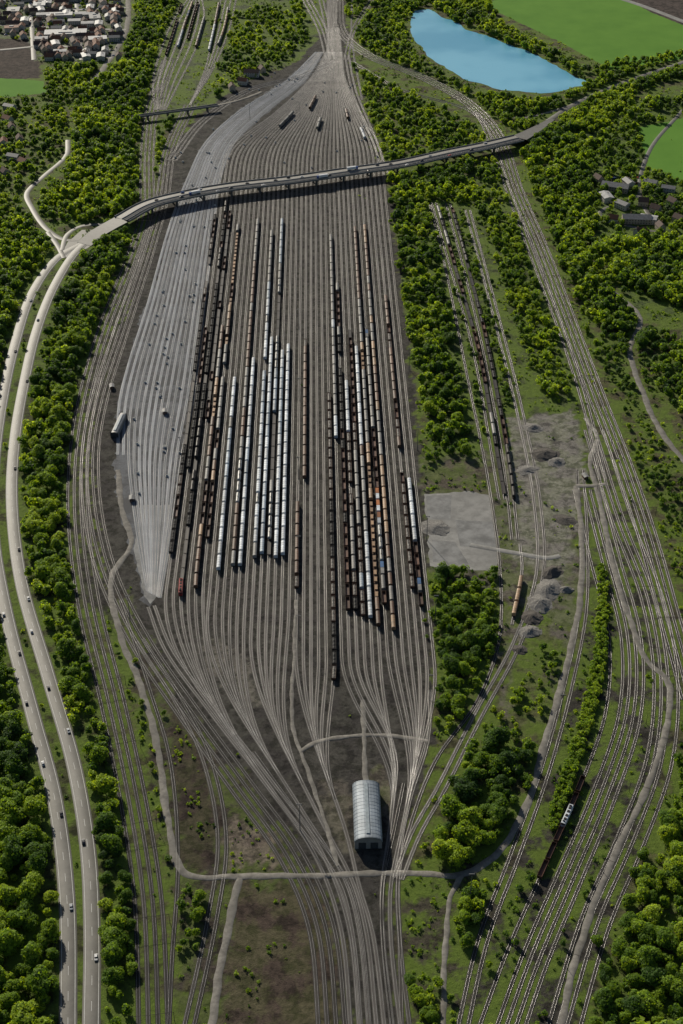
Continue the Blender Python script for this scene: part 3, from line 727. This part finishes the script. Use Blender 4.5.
# ------------------------------------------------------------------ houses and buildings
wallm=[simple('plaster_white',(0.50,0.48,0.44),0.8),simple('plaster_cream',(0.42,0.37,0.29),0.8),simple('brick_wall',(0.25,0.15,0.10),0.8)]
roofm=[simple('roof_tile_red',(0.19,0.085,0.05),0.75),simple('roof_tile_brown',(0.11,0.07,0.055),0.75),simple('roof_grey',(0.22,0.22,0.22),0.6),simple('roof_pale',(0.42,0.42,0.42),0.6)]
def house_meshes(w,l,h,rh,wi,ri):
    b=MB(); b.ext([(-w/2,0),(-w/2,h),(0,h+rh-0.15),(w/2,h),(w/2,0)],-l/2,l/2,0)
    for s in (-1,1):
        for fl in range(max(1,int(h/2.8))):
            for k in range(int(l/3)):
                y=-l/2+1.5+k*3; x=s*w/2; b.box(min(x,x+s*0.04),max(x,x+s*0.04),y-0.5,y+0.5,1+fl*2.8,2.3+fl*2.8,1)
        y=s*l/2; b.box(-1.2,-0.2,min(y,y+s*0.04),max(y,y+s*0.04),1,2.3,1); b.box(0.4,1.4,min(y,y+s*0.04),max(y,y+s*0.04),0,2.1,1)
    wme=b.build('wall',[wallm[wi],MAT['glass']])
    b=MB(); o_=0.5; sl=rh/(w/2)
    b.ext([(-w/2-o_,h-sl*o_+0.02),(0,h+rh+0.02),(w/2+o_,h-sl*o_+0.02),(w/2+o_,h-sl*o_+0.3),(0,h+rh+0.32),(-w/2-o_,h-sl*o_+0.3)],-l/2-o_,l/2+o_,0)
    rme=b.build('roof',[roofm[ri]])
    b=MB(); b.box(w/4-0.35,w/4+0.35,l/5-0.35,l/5+0.35,h+rh*0.4,h+rh+0.9,0); cme=b.build('chimney',[wallm[2]])
    return wme,rme,cme
HM=[house_meshes(9,12,5.5,3.2,0,0),house_meshes(8,11,5.5,3.6,1,1),house_meshes(10,20,6,3.2,0,1),house_meshes(13,30,6,3,1,2),house_meshes(9,15,6,2.0,0,2),house_meshes(11,18,6,1.2,0,3)]
HL=['white plastered house with red tiled gable roof','cream house with brown tiled roof','long white house with brown roof','long cream barn with grey roof','white block with shallow grey roof','white block with pale shallow roof']
def house(u,v,k,rot,grp='houses of the village'):
    x,y=g(u,v); a,r_,c_=HM[k]
    e=ob('house',a,HL[k],'house',None,grp,(x,y,0),rot); ob('roof',r_,parent=e); ob('chimney',c_,parent=e)
    mark(np.array([(x-2,y-2),(x+2,y+2)]),6)
for (u,v,k,r_) in [(598,182,1,.5),(615,190,3,1.2),(628,186,4,.3),(643,205,1,1.4),(622,208,4,.7),(655,212,1,.9),(636,222,3,1.5),(660,230,1,.2),(672,205,1,.6),(650,186,4,1.1),(612,222,0,1.3),(678,222,1,.7),(640,235,0,2.1),(668,192,4,1.2),(606,200,5,.2),(648,222,5,1.2),
   (252,76,2,1.4),(243,84,0,1.3),(262,72,1,.4),(232,90,1,.2),(12,130,1,.4),(4,145,0,.2),(14,160,4,1.2),(5,175,1,.6),(8,122,0,.9),(20,142,1,.3),(10,110,4,1.1),(24,165,0,.8)]:
    house(u,v,k,r_)
def hall(u,v,w,l,h,rot,ri):
    x,y=g(u,v); b=MB(); b.box(-w/2,w/2,-l/2,l/2,0,h,0)
    for s in (-1,1):
        for k in range(int(l/5)):
            yy=-l/2+2.5+k*5; xx=s*w/2; b.box(min(xx,xx+s*.05),max(xx,xx+s*.05),yy-1.6,yy+1.6,1.2,h-1.2,1)
    e=ob('industrial_hall',b.build('wall',[wallm[0],MAT['glass']]),'flat roofed pale industrial hall','hall',None,'town buildings',(x,y,0),rot)
    b=MB(); b.box(-w/2-.3,w/2+.3,-l/2-.3,l/2+.3,h+.003,h+.6,0)
    for k in range(int(l/12)): b.box(-w/6,w/6,-l/2+5+k*12,-l/2+8+k*12,h+.6,h+1.6,1,.3)
    ob('roof',b.build('roof',[roofm[ri],roofm[3]]),parent=e)
    mark(np.array([(x-w/3,y),(x+w/3,y)]),l/2)
for (u,v,w,l,h,r_,ri) in [(66,36,60,22,6,.1,3),(60,18,38,16,6,.1,3),(95,20,16,26,6,.2,2),(40,8,18,24,7,.1,3),(14,14,18,22,7,.1,2),(98,42,26,16,6,.2,3),(12,31,20,12,6,.2,0)]:
    hall(u,v,w,l,h,r_,ri)
rr_=random.Random(5)
for k in range(330):
    u_,v_=rr_.uniform(-4,122),rr_.uniform(-6,62)
    if u_<40 and v_>38: continue
    x,y=g(u_,v_)
    if masked(np.array([x]),np.array([y]))[0]: continue
    house(u_,v_,rr_.choice([0,1,5,4,1,0,2]),rr_.choice([0.1,1.67,0.3]),'town houses')
# ------------------------------------------------------------------ vehicles
def car_mesh(col,name):
    b=MB()
    b.extx([(-2.15,0.35),(-2.2,0.75),(-1.95,0.95),(-1.0,1.0),(1.3,1.0),(2.1,0.85),(2.2,0.45),(2.15,0.3)],-0.88,0.88,0)
    b.extx([(-1.55,1.0),(-1.1,1.38),(0.45,1.40),(1.15,1.0)],-0.76,0.76,1)
    b.box(-0.7,0.7,-1.05,0.4,1.40,1.47,0)
    for y in (-1.35,1.35):
        for x in (-0.82,0.82): b.wheel(x,y,0.33,0.2,2)
    return b.build(name,[col,MAT['glass'],MAT['tyre']])
paint=[simple('car_paint_'+n,c,0.25,0.6,var=0.1) for n,c in (('white',(0.75,0.75,0.75)),('black',(0.02,0.02,0.025)),('silver',(0.4,0.42,0.44)),('red',(0.4,0.03,0.03)),('blue',(0.04,0.09,0.28)))]
cars=[car_mesh(p,'car') for p in paint]; cn=['white','black','silver','red','blue']
b=MB(); b.box(-1.22,1.22,-6.8,3.6,1.1,3.95,0); b.box(-1.2,1.2,4.0,6.3,0.6,3.3,1,0.1); b.box(-1.1,1.1,6.28,6.34,1.8,2.9,2); b.box(-1.0,1.0,-6.6,6.2,0.7,1.05,3)
for y in (-5.6,-4.3,-3.0,3.0,5.3):
    for x in (-1.05,1.05): b.wheel(x,y,0.5,0.28,3)
truck=b.build('truck',[paint[0],paint[4],MAT['glass'],MAT['tyre']])
def drive(p,offs,vs,z,key='v',grp='traffic on the highway'):
    Uu,Vv=inv(p[:,0],p[:,1],z)
    arr=Vv if key=='v' else Uu
    n_,d_=norms(p)
    for t,o_,k in vs:
        i=int(np.argmin(abs(arr-t))); q=p[i]+n_[i]*o_; a=math.atan2(d_[i][1],d_[i][0])-math.pi/2+(math.pi if o_<0 else 0)
        if k=='t': ob('truck',truck,'articulated truck with white trailer','truck',None,grp,(q[0],q[1],z),a)
        else: ob('car',cars[k],cn[k]+' passenger car driving on the road','car',None,grp,(q[0],q[1],z),a)
drive(hwL,0,[(655,2.1,1),(700,-2.1,1),(812,2.1,1),(905,2.1,2),(615,-2.1,2),(350,2.1,1),(300,2.1,2),(760,-2.1,2)],zL)
drive(hwR,0,[(548,2.1,1),(598,2.1,2),(690,-2.1,1),(735,2.1,2),(838,-2.1,1),(470,2.1,1),(380,2.1,1),(320,-2.1,2),(960,2.1,0),(630,-2.1,2)],zR)
drive(bc,0,[(160,3.2,1),(178,-3.2,1),(200,6.8,0),(214,-6.8,2),(246,3.2,1),(262,-6.8,0),(330,-3.2,1),(352,3.2,'t'),(380,6.8,1),(405,-6.8,0),(432,3.2,2),(290,6.8,1),(318,-6.8,'t'),(470,-3.2,1),(195,-3.2,'t'),(185,6.8,4),(445,-6.8,3),(490,6.8,0),(230,-3.2,1),(275,3.2,1),(305,3.2,0),(365,-6.8,1),(392,3.2,1),(420,-3.2,1)],bz+0.01,'u','traffic on the bridge')
for k in range(230):
    u=random.uniform(2,120); v=random.uniform(2,56)
    if u<40 and v>36: continue
    x,y=g(u,v); ob('parked_car',random.choice(cars),'parked car on a town lot','car',None,'cars parked in the town',(x,y,0.0),random.choice([0.1,1.67]))
for k in range(20):
    x,y=g(random.uniform(612,650),random.uniform(176,190)); ob('parked_car',random.choice(cars),'parked car on a village lot','car',None,'cars parked in the village',(x,y,0.0),random.choice([0.4,1.97]))
# ------------------------------------------------------------------ masts
b=MB(); 
def pole(b,x,y,r0,r1,h,m=0,n=6):
    q=len(b.V)
    for (r,z) in ((r0,0),(r1,h)):
        b.V+=[(x+r*math.cos(a*2*math.pi/n),y+r*math.sin(a*2*math.pi/n),z) for a in range(n)]
    for a in range(n): c=(a+1)%n; b.F.append((q+a,q+c,q+n+c,q+n+a)); b.M.append(m)
    b.F.append(tuple(q+n+a for a in range(n))); b.M.append(m)
pole(b,0,0,0.3,0.14,22); b.box(-1.6,1.6,-0.2,0.2,22,22.3,0); b.box(-1.6,-0.9,-0.4,0.4,21.5,21.98,0); b.box(0.9,1.6,-0.4,0.4,21.5,21.98,0)
mast=b.build('floodlight_mast',[MAT['steel']])
for (u,v) in [(299,v) for v in (260,330,400,480,560,640)]+[(xs(427,v)+6,v) for v in (230,300,370,450,540,620)]+[(xs(163,v),v) for v in (240,310,380,460)]+[(250,120),(300,120),(345,130),(130,620),(430,700),(300,830),(470,900),(560,720)]:
    at_px(mast,'floodlight_mast','tall steel floodlight mast beside the tracks','floodlight mast',u,v,0,'floodlight masts of the yard')
b=MB(); b.box(-0.9,0.9,-0.5,0.5,0,1.7,0); b.box(-1.0,1.0,-0.6,0.6,1.7,1.85,1); b.box(-0.02,0.02,-0.53,-0.5,0.1,1.6,1)
cab=b.build('relay_cabinet',[MAT['white'],MAT['steel']])
for k in range(60):
    v_=random.uniform(150,500); f=random.choice([0.21,0.29,0.46,0.54,0.71,0.79,0.96])
    u_=np.interp(v_,[142,180,225,300,400,455,520],[L(a_,c_,f) for a_,c_ in ((206,235),(187,220),(170,214),(149,205),(120,193),(118,182),(128,173))])
    at_px(cab,'relay_cabinet','small white metal relay cabinet between tracks','cabinet',u_,v_,random.uniform(-.2,.2),'relay cabinets along the tracks',0.03)
for k in range(60):
    u_=random.uniform(150,420); v_=random.uniform(70,170)
    if inpoly(np.array([u_]),np.array([v_]),yardpoly)[0]: at_px(cab,'relay_cabinet','small white metal relay cabinet between tracks','cabinet',u_,v_,0,'relay cabinets along the tracks',0.03)
def portal(w):
    b=MB()
    for s in (-1,1): pole(b,s*w/2,0,0.16,0.1,8.5)
    b.box(-w/2,w/2,-0.07,0.07,7.75,7.9,0)
    for k in range(int(w/5)): x=-w/2+2.5+k*5; b.box(x-0.04,x+0.04,-0.04,0.04,6.2,7.75,0)
    return b.build('catenary_portal',[MAT['under']])
P1=portal(22); 
def portals(p,sh,me,step):
    p=off(p,sh); Ls=np.concatenate([[0],np.cumsum(np.linalg.norm(np.diff(p,axis=0),axis=1))]); _,d_=norms(p)
    for s in np.arange(20,Ls[-1],step):
        i=np.searchsorted(Ls,s); i=min(i,len(p)-1)
        ob('catenary_portal',me,'steel overhead line portal spanning the tracks','overhead line portal',None,'overhead line portals',(p[i][0],p[i][1],0),math.atan2(d_[i][1],d_[i][0])-math.pi/2)
portals(bA[1],2.5,P1,66); portals(R1[1],2.5,P1,66); portals(R2[1],2.5,P1,66)
# gravel piles
def pile(u,v,r,h,mat,seed):
    x,y=g(u,v); rr=np.random.default_rng(seed); b=MB(); n=18; b.V.append((0,0,h)); ex=rr.uniform(.6,1.5)
    rings=[(0.15,0.93),(0.35,0.68),(0.6,0.38),(0.85,0.12),(1,-0.02)]
    for f,z in rings:
        for a in range(n):
            k=1+rr.uniform(-.16,.16); b.V.append((r*f*k*ex*math.cos(a*6.283/n),r*f*k*math.sin(a*6.283/n),h*z+ (rr.uniform(-.05,.05)*h if z>0 else 0)))
    for a in range(n): b.F.append((0,1+a,1+(a+1)%n)); b.M.append(0)
    for k in range(len(rings)-1):
        for a in range(n): c=(a+1)%n; b.F.append((1+k*n+a,1+(k+1)*n+a,1+(k+1)*n+c,1+k*n+c)); b.M.append(0)
    ob('gravel_pile',b.build('gravel_pile',[mat]),'heap of loose grey gravel','gravel pile',None,'gravel heaps in the storage area',(x,y,0),rr.uniform(0,3))
    mark(np.array([(x,y),(x+1,y)]),r)
gp=simple('pile_gravel',(0.24,0.23,0.215),0.9,0.1,var=0.5,scale=1); gd=simple('pile_dark',(0.12,0.11,0.10),0.9,0.1,var=0.5,scale=1)
for i,(u,v,r_,h) in enumerate([(545,455,11,4),(556,462,8,3),(533,428,9,3),(552,572,10,4),(548,590,9,4),(540,604,9,4),(532,618,8,3),(530,632,7,3),(436,528,12,2.5),(565,520,7,2),(527,470,7,2),(566,590,6,3),(520,650,6,2)]):
    pile(u,v,r_,h,gp if i%3 else gd,i)
hb=house_meshes(3.4,5,2.6,0.6,2,2)
for i,(u,v,r_) in enumerate([(585,478,.3),(132,500,.1),(165,413,.1),(112,388,.2)]):
    x,y=g(u,v); e=ob('signal_hut',hb[0],'small brick railway hut with grey roof','hut',None,'railway huts',(x,y,0),r_); ob('roof',hb[1],parent=e)
# ------------------------------------------------------------------ trees
def ico():
    import bmesh
    bm=bmesh.new(); bmesh.ops.create_icosphere(bm,subdivisions=1,radius=1); V=np.array([v.co[:] for v in bm.verts]); Fc=np.array([[v.index for v in f.verts] for f in bm.faces]); bm.free(); return V,Fc
IV,IF=ico()
def crown(seed,nl,ls,cores=True,z0=0.0,nocore=False):
    r=np.random.default_rng(seed)
    nlobe=r.integers(6,10); lob=[]
    for i in range(nlobe):
        a=r.uniform(0,6.28); d=r.uniform(0.2,0.68); z=r.uniform(0.55,1.4)
        lob.append((d*math.cos(a),d*math.sin(a),z,r.uniform(0.32,0.5)*(1.15-0.25*abs(z-0.9))))
    lob.append((r.uniform(-.15,.15),r.uniform(-.15,.15),1.4,0.45)); lob.append((0,0,1.0,0.6))
    V=[];Fc=[];mi=[];n0=0
    if not nocore:
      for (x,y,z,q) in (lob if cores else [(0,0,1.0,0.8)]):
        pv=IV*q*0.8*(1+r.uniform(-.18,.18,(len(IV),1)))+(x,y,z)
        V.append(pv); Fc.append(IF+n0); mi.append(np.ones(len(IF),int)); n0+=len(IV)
    wts=np.array([l[3]**2 for l in lob]); wts/=wts.sum()
    ch=r.choice(len(lob),nl,p=wts); lb=np.array(lob)[ch]
    d=r.normal(size=(nl,3)); d[:,2]+=0.4; d/=np.linalg.norm(d,axis=1)[:,None]
    c=lb[:,:3]+d*lb[:,3:4]*r.uniform(0.82,1.14,(nl,1))
    nrm=d+r.normal(size=(nl,3))*0.4; nrm[:,2]+=0.3; nrm/=np.linalg.norm(nrm,axis=1)[:,None]
    t=np.cross(nrm,r.normal(size=(nl,3))); t/=np.linalg.norm(t,axis=1)[:,None]; bt=np.cross(nrm,t)
    s=ls*r.uniform(0.6,1.35,(nl,1))
    q=[c+t*s,c+(-0.5*t+0.87*bt)*s*r.uniform(.7,1.1,(nl,1)),c+(-0.5*t-0.87*bt)*s]
    V.append(np.stack(q,1).reshape(-1,3)); Fc.append(n0+np.arange(nl*3).reshape(-1,3)); mi.append(np.zeros(nl,int))
    Vv=np.vstack(V); Vv[:,2]-=z0
    return Vv,np.vstack(Fc),np.concatenate(mi)
def trunk_mesh(seed):
    r=random.Random(seed); b=MB(); n=6
    def limb(p0,p1,r0,r1):
        p0=Vector(p0);p1=Vector(p1);d=(p1-p0).normalized(); t=d.orthogonal().normalized(); s=d.cross(t); q=len(b.V)
        for p,rr in ((p0,r0),(p1,r1)):
            for a in range(n): b.V.append(tuple(p+t*rr*math.cos(a*6.283/n)+s*rr*math.sin(a*6.283/n)))
        for a in range(n): c=(a+1)%n; b.F.append((q+a,q+c,q+n+c,q+n+a)); b.M.append(0)
    limb((0,0,-0.02),(0.02,0,0.75),0.055,0.04); limb((0.02,0,0.75),(0,0.03,1.5),0.04,0.012)
    for k in range(5):
        a=r.uniform(0,6.28); z=r.uniform(0.4,0.9); limb((0.01,0,z),(0.5*math.cos(a),0.5*math.sin(a),z+r.uniform(.25,.5)),0.024,0.008)
    return b.build('trunk',[MAT['bark']])
forests=[ # (outline, spacing, rmin, rmax, keep)
 ([(88,240),(146,222),(138,252),(112,318),(84,395),(70,460),(68,530),(80,610),(102,700),(122,790),(136,870),(140,1060),(103,1060),(103,940),(98,850),(82,760),(56,668),(32,590),(21,520),(22,460),(32,395),(46,335),(66,285)],7.8,3.2,7.8,1),
 ([(-90,560),(-14,560),(-2,640),(22,720),(45,800),(56,900),(55,1060),(-90,1060)],8.2,3.6,8.2,1),
 ([(14,600),(38,680),(62,775),(76,860),(80,1060),(79,1060),(77,900),(63,790),(36,690),(12,610)],4,1.2,1.9,0.5),
 ([(-80,225),(26,215),(50,242),(20,290),(4,350),(-4,420),(-80,500)],7.6,3.6,7.0,.95),
 ([(26,300),(38,300),(12,400),(4,460),(0,420)],6,1.5,2.6,.5),
 ([(74,66),(132,62),(142,110),(140,195),(112,212),(66,220),(66,170),(76,130)],7.6,3.4,7.2,.97),
 ([(130,-10),(178,-10),(165,40),(150,72),(142,110),(120,66)],8,4,6.4,.9),
 ([(-60,98),(66,98),(70,150),(40,172),(22,196),(24,215),(-80,225)],8.5,3.0,6,.62),
 ([(34,210),(46,182),(64,176),(64,218)],7,3.5,5,1),
 ([(45,64),(120,64),(76,100),(48,98)],8,3.5,5.6,.75),
 ([(-60,-10),(130,-10),(120,60),(42,62),(28,36),(-60,40)],12,2.2,4.0,.4),
 ([(346,50),(375,72),(430,98),(482,132),(490,146),(440,154),(386,162),(374,130),(358,90)],7.8,2.8,6,.78),
 ([(386,172),(470,158),(478,200),(432,200),(446,280),(462,370),(470,452),(430,456),(422,400),(412,340),(400,260)],6.8,2.4,6.6,.88),
 ([(436,206),(450,206),(482,350),(492,440),(480,440),(466,370)],5.5,1.4,3.6,.8),
 ([(452,208),(472,208),(505,320),(524,410),(505,410),(480,300)],5.5,1.4,3.8,.85),
 ([(474,158),(500,155),(512,200),(536,270),(560,345),(575,395),(548,395),(524,340),(500,270),(478,205)],6.2,1.8,5.2,.82),
 ([(520,150),(540,130),(575,120),(596,150),(588,185),(600,235),(618,255),(624,292),(652,335),(642,352),(606,335),(575,290),(550,230)],7.2,3.2,7.0,.93),
 ([(575,285),(605,335),(640,352),(650,400),(620,390),(590,340)],7,2,4.8,.7),
 ([(600,236),(690,236),(780,310),(690,306),(630,288)],7,4,7,1),
 ([(642,330),(780,330),(780,410),(690,420),(660,390),(648,350)],7,3.2,6.4,.85),
 ([(585,100),(640,100),(700,90),(780,100),(780,230),(683,235),(588,190),(596,150),(575,118)],8,3.0,6,.62),
 ([(585,180),(690,165),(700,245),(600,235)],9,3.0,5.2,.5),
 ([(470,92),(560,98),(600,76),(700,56),(700,70),(580,102),(524,128),(500,118)],7,3.8,6,.95),
 ([(385,-10),(485,-10),(500,22),(590,68),(584,78),(545,56),(470,26),(430,4),(412,10),(404,30),(390,20)],8.5,4,6.6,.9),
 ([(404,30),(414,48),(432,66),(468,84),(470,96),(420,70),(385,56),(350,40),(345,-10),(385,-10),(392,20)],8,3.2,6,.8),
 ([(590,66),(690,46),(700,56),(600,76)],8,3.6,5.2,.9),
 ([(520,140),(560,108),(600,92),(640,90),(600,125),(540,135)],6.4,3.4,6,.97),
 ([(595,340),(640,352),(655,400),(683,470),(720,520),(700,600),(640,480)],7,1.2,3.4,.55),
 ([(690,690),(676,745),(655,800),(632,870),(598,950),(572,1060),(800,1060),(800,650)],7.8,3.4,8.0,.97),
 ([(432,572),(455,562),(496,566),(498,640),(478,680),(452,728),(432,735),(432,690),(440,660),(435,620)],6.6,2.4,6.6,.9),
 ([(456,752),(476,738),(536,736),(534,776),(514,824),(482,858),(440,866),(428,845),(448,806)],7.2,3.0,8.0,1),
 ([(462,884),(498,872),(494,910),(470,945),(458,940)],6,2.8,5.4,.9),
 ([(394,965),(440,962),(442,1060),(394,1060)],6,2.6,5.2,.85),
 ([(165,885),(200,880),(206,930),(192,980),(170,1010)],6.5,2,5,.7),
 ([(425,570),(432,575),(436,700),(430,740),(428,650)],6,1.6,2.8,.4),
 ([(225,740),(240,750),(262,780),(250,775)],3.5,1.2,2.0,.8),
 ([(366,885),(376,885),(378,930),(368,930)],4,0.8,1.6,.8),
 ([(212,20),(255,5),(300,0),(310,40),(280,62),(240,80),(215,100),(215,70)],8.5,2.8,5.6,.72),
 ([(150,120),(185,112),(165,150),(152,200)],8,3,4.6,.65),
 ([(115,590),(125,600),(160,700),(175,860),(160,860),(130,720)],6,1.2,3.0,.55),
 ([(500,700),(545,640),(560,650),(540,735),(480,735)],6.5,1.4,3.4,.65),
 ([(440,900),(560,850),(600,870),(540,1060),(440,1060)],6,1.2,3.2,.5),
 ([(625,480),(700,560),(720,700),(668,600)],7,1.2,3.4,.6),
]
cand=[]
def scatter(poly,spc,r0,r1,keep,wob=2.5,usemask=True,small=True):
    w=W(poly,5.0); x0,y0=w.min(0); x1,y1=w.max(0)
    gx,gy=np.meshgrid(np.arange(x0,x1,spc),np.arange(y0,y1,spc))
    gx=gx+rng.uniform(-.45,.45,gx.shape)*spc+(np.arange(gx.shape[0])%2)[:,None]*spc/2; gy=gy+rng.uniform(-.45,.45,gy.shape)*spc
    gx=gx.ravel();gy=gy.ravel()
    cl=lump(gx,gy,45,11)
    kp=keep if keep>0.94 else np.clip(keep+cl*0.9,0.05,1)
    ok=inpoly(gx+rng.normal(size=gx.shape)*wob,gy+rng.normal(size=gx.shape)*wob,w)&(rng.random(gx.shape)<kp)
    if usemask: ok&=~masked(gx,gy)
    u,v=inv(gx,gy); ok&=(u>-70)&(u<753)&(v<1075)&(v>-25)
    ok&=~inpoly(gx,gy-3,lk)&~inpoly(u,v,MEAD)
    gx=gx[ok];gy=gy[ok]; R=r0+(r1-r0)*rng.random(gx.shape)**1.3
    if usemask:  # smaller crowns right beside tracks and roads
        near_=masked(gx+4,gy)|masked(gx-4,gy)|masked(gx,gy+4)
        R=np.where(near_,np.minimum(R,4.2),R)
    if small: R*=np.where(rng.random(gx.shape)<0.2,0.62,1)
    return np.stack([gx,gy,R],1)
for (poly,spc,r0,r1,keep) in forests:
    cand.append(scatter(poly,spc,r0,r1,keep,2.5,True))
T=np.vstack(cand); 
dist=np.sqrt(T[:,0]**2+T[:,1]**2+H*H)
u,v=inv(T[:,0],T[:,1]); vis=(u>-5)&(u<688)&(v<1030)
size=np.where(vis,T[:,2]/dist,0); order=np.argsort(-size); near=order[:300]; rest=order[300:]
print('TREES',len(T))
CR=[]
for s in range(7):
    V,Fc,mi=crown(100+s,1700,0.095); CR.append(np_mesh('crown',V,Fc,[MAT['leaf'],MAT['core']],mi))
TR=[trunk_mesh(s) for s in range(4)]
for i in near:
    x,y,R=T[i]; k=random.randrange(7); hz=R*random.uniform(0.75,1.05)
    e=bpy.data.objects.new('deciduous_tree',None); COL.objects.link(e); e.location=(x,y,0); e.rotation_euler=(0,0,random.uniform(0,6.28)); e.scale=(R,R,hz)
    e['label']='leafy green deciduous tree in the woodland'; e['category']='tree'; e['group']='woodland trees'
    ob('trunk',TR[k%4],parent=e)
    c_=ob('crown',CR[k],parent=e)
def mass(name,T,tm,label,h0,h1,seed,mat='leaf'):
    r=np.random.default_rng(seed); pick=r.integers(0,len(tm),len(T)); Vs=[];Fs=[];Ms=[];Ts=[];n0=0
    for k in range(len(tm)):
        ii=np.where(pick==k)[0]; V,Fc,mi=tm[k]
        if len(ii)==0: continue
        a=r.uniform(0,6.28,len(ii)); R=T[ii,2]; hz=R*r.uniform(h0,h1,len(ii))
        ca_,sa=np.cos(a)[:,None],np.sin(a)[:,None]
        x=(V[None,:,0]*ca_-V[None,:,1]*sa)*R[:,None]+T[ii,0][:,None]; y=(V[None,:,0]*sa+V[None,:,1]*ca_)*R[:,None]+T[ii,1][:,None]; z=V[None,:,2]*hz[:,None]
        Vs.append(np.stack([x,y,z],-1).reshape(-1,3))
        Fs.append((Fc[None]+(np.arange(len(ii))*len(V))[:,None,None]+n0).reshape(-1,3)); Ms.append(np.tile(mi,len(ii)))
        Ts.append(np.repeat(r.random(len(ii)),len(V))); n0+=len(V)*len(ii)
    me=np_mesh(name,np.vstack(Vs),np.vstack(Fs),[MAT[mat],MAT['core']],np.concatenate(Ms),attr=('tint',np.concatenate(Ts)))
    ob(name,me,label,'vegetation','stuff')
FT=[crown(200+s,200,0.215,False) for s in range(8)]
mass('forest',T[rest],FT,'dense green deciduous woodland around the rail yard',0.8,1.2,3)
hp=[(599,562),(606,562),(609,600),(606,660),(592,720),(568,795),(550,835),(552,800),(576,728),(594,655),(599,600)]
mass('hedge',scatter(hp,2.7,1.7,2.7,1.0,0,False,False),FT,'slim continuous bright green hedge between tracks',0.8,1.3,5,'leafhedge')
nS=80000
sx_=rng.uniform(-620,620,nS); sy_=rng.uniform(430,2350,nS)
su,sv=inv(sx_,sy_)
ok=(su>-30)&(su<715)&(sv>-10)&(sv<1050)&~masked(sx_,sy_)&(lump(sx_,sy_,38,21)+0.5*lump(sx_,sy_,14,22)>-0.05)
ok&=~inpoly(sx_,sy_,lk)
for poly,kk in ((yardpoly,.985),([(424,494),(492,490),(499,552),(496,572),(430,566)],.99),(FIELD1,1.1),([(612,-10),(720,-30),(760,30),(700,32),(650,12)],1.1),(MEAD,.98),([(-60,38),(28,38),(45,80),(48,94),(-60,96)],1.1),([(505,420),(575,410),(590,470),(580,500),(572,580),(520,560)],.85),([(225,885),(330,885),(350,1060),(215,1060)],.7)):
    ok&=~(inpoly(su,sv,poly)&(rng.random(nS)<kk))
S_=np.stack([sx_[ok],sy_[ok],rng.uniform(0.5,1.8,ok.sum())],1)
print('SCRUB',len(S_))
mass('undergrowth',S_,[crown(300+s,30,0.42,False,0.35,True) for s in range(5)],'low green scrub on the trackside verges',0.6,1.0,4)
# ------------------------------------------------------------------ camera, light
cam=bpy.data.cameras.new('camera'); co=bpy.data.objects.new('camera',cam); COL.objects.link(co)
cam.sensor_fit='VERTICAL'; cam.sensor_height=36; cam.lens=50; cam.clip_start=1; cam.clip_end=80000
co.location=(0,0,H); co.rotation_euler=(math.pi/2-P,0,0); SC.camera=co
az=math.radians(-26); el=math.radians(29)
S=Vector((math.sin(az)*math.cos(el),math.cos(az)*math.cos(el),math.sin(el)))
sl=bpy.data.lights.new('sun','SUN'); sl.energy=5.0; sl.angle=math.radians(0.5); sl.color=(1.0,0.92,0.77)
so=bpy.data.objects.new('sun',sl); COL.objects.link(so); so.rotation_euler=S.to_track_quat('Z','Y').to_euler(); so.location=(0,0,800)
w=bpy.data.worlds.new('World'); SC.world=w; w.use_nodes=True; nt=w.node_tree; nt.nodes.clear()
sk=nt.nodes.new('ShaderNodeTexSky'); sk.sky_type='NISHITA'; sk.sun_disc=False; sk.sun_elevation=el; sk.sun_rotation=az
bg=nt.nodes.new('ShaderNodeBackground'); bg.inputs[1].default_value=0.06; wo=nt.nodes.new('ShaderNodeOutputWorld')
nt.links.new(sk.outputs[0],bg.inputs[0]); nt.links.new(bg.outputs[0],wo.inputs[0])
SC.view_settings.view_transform='Standard'; SC.view_settings.look='None'; SC.view_settings.exposure=0
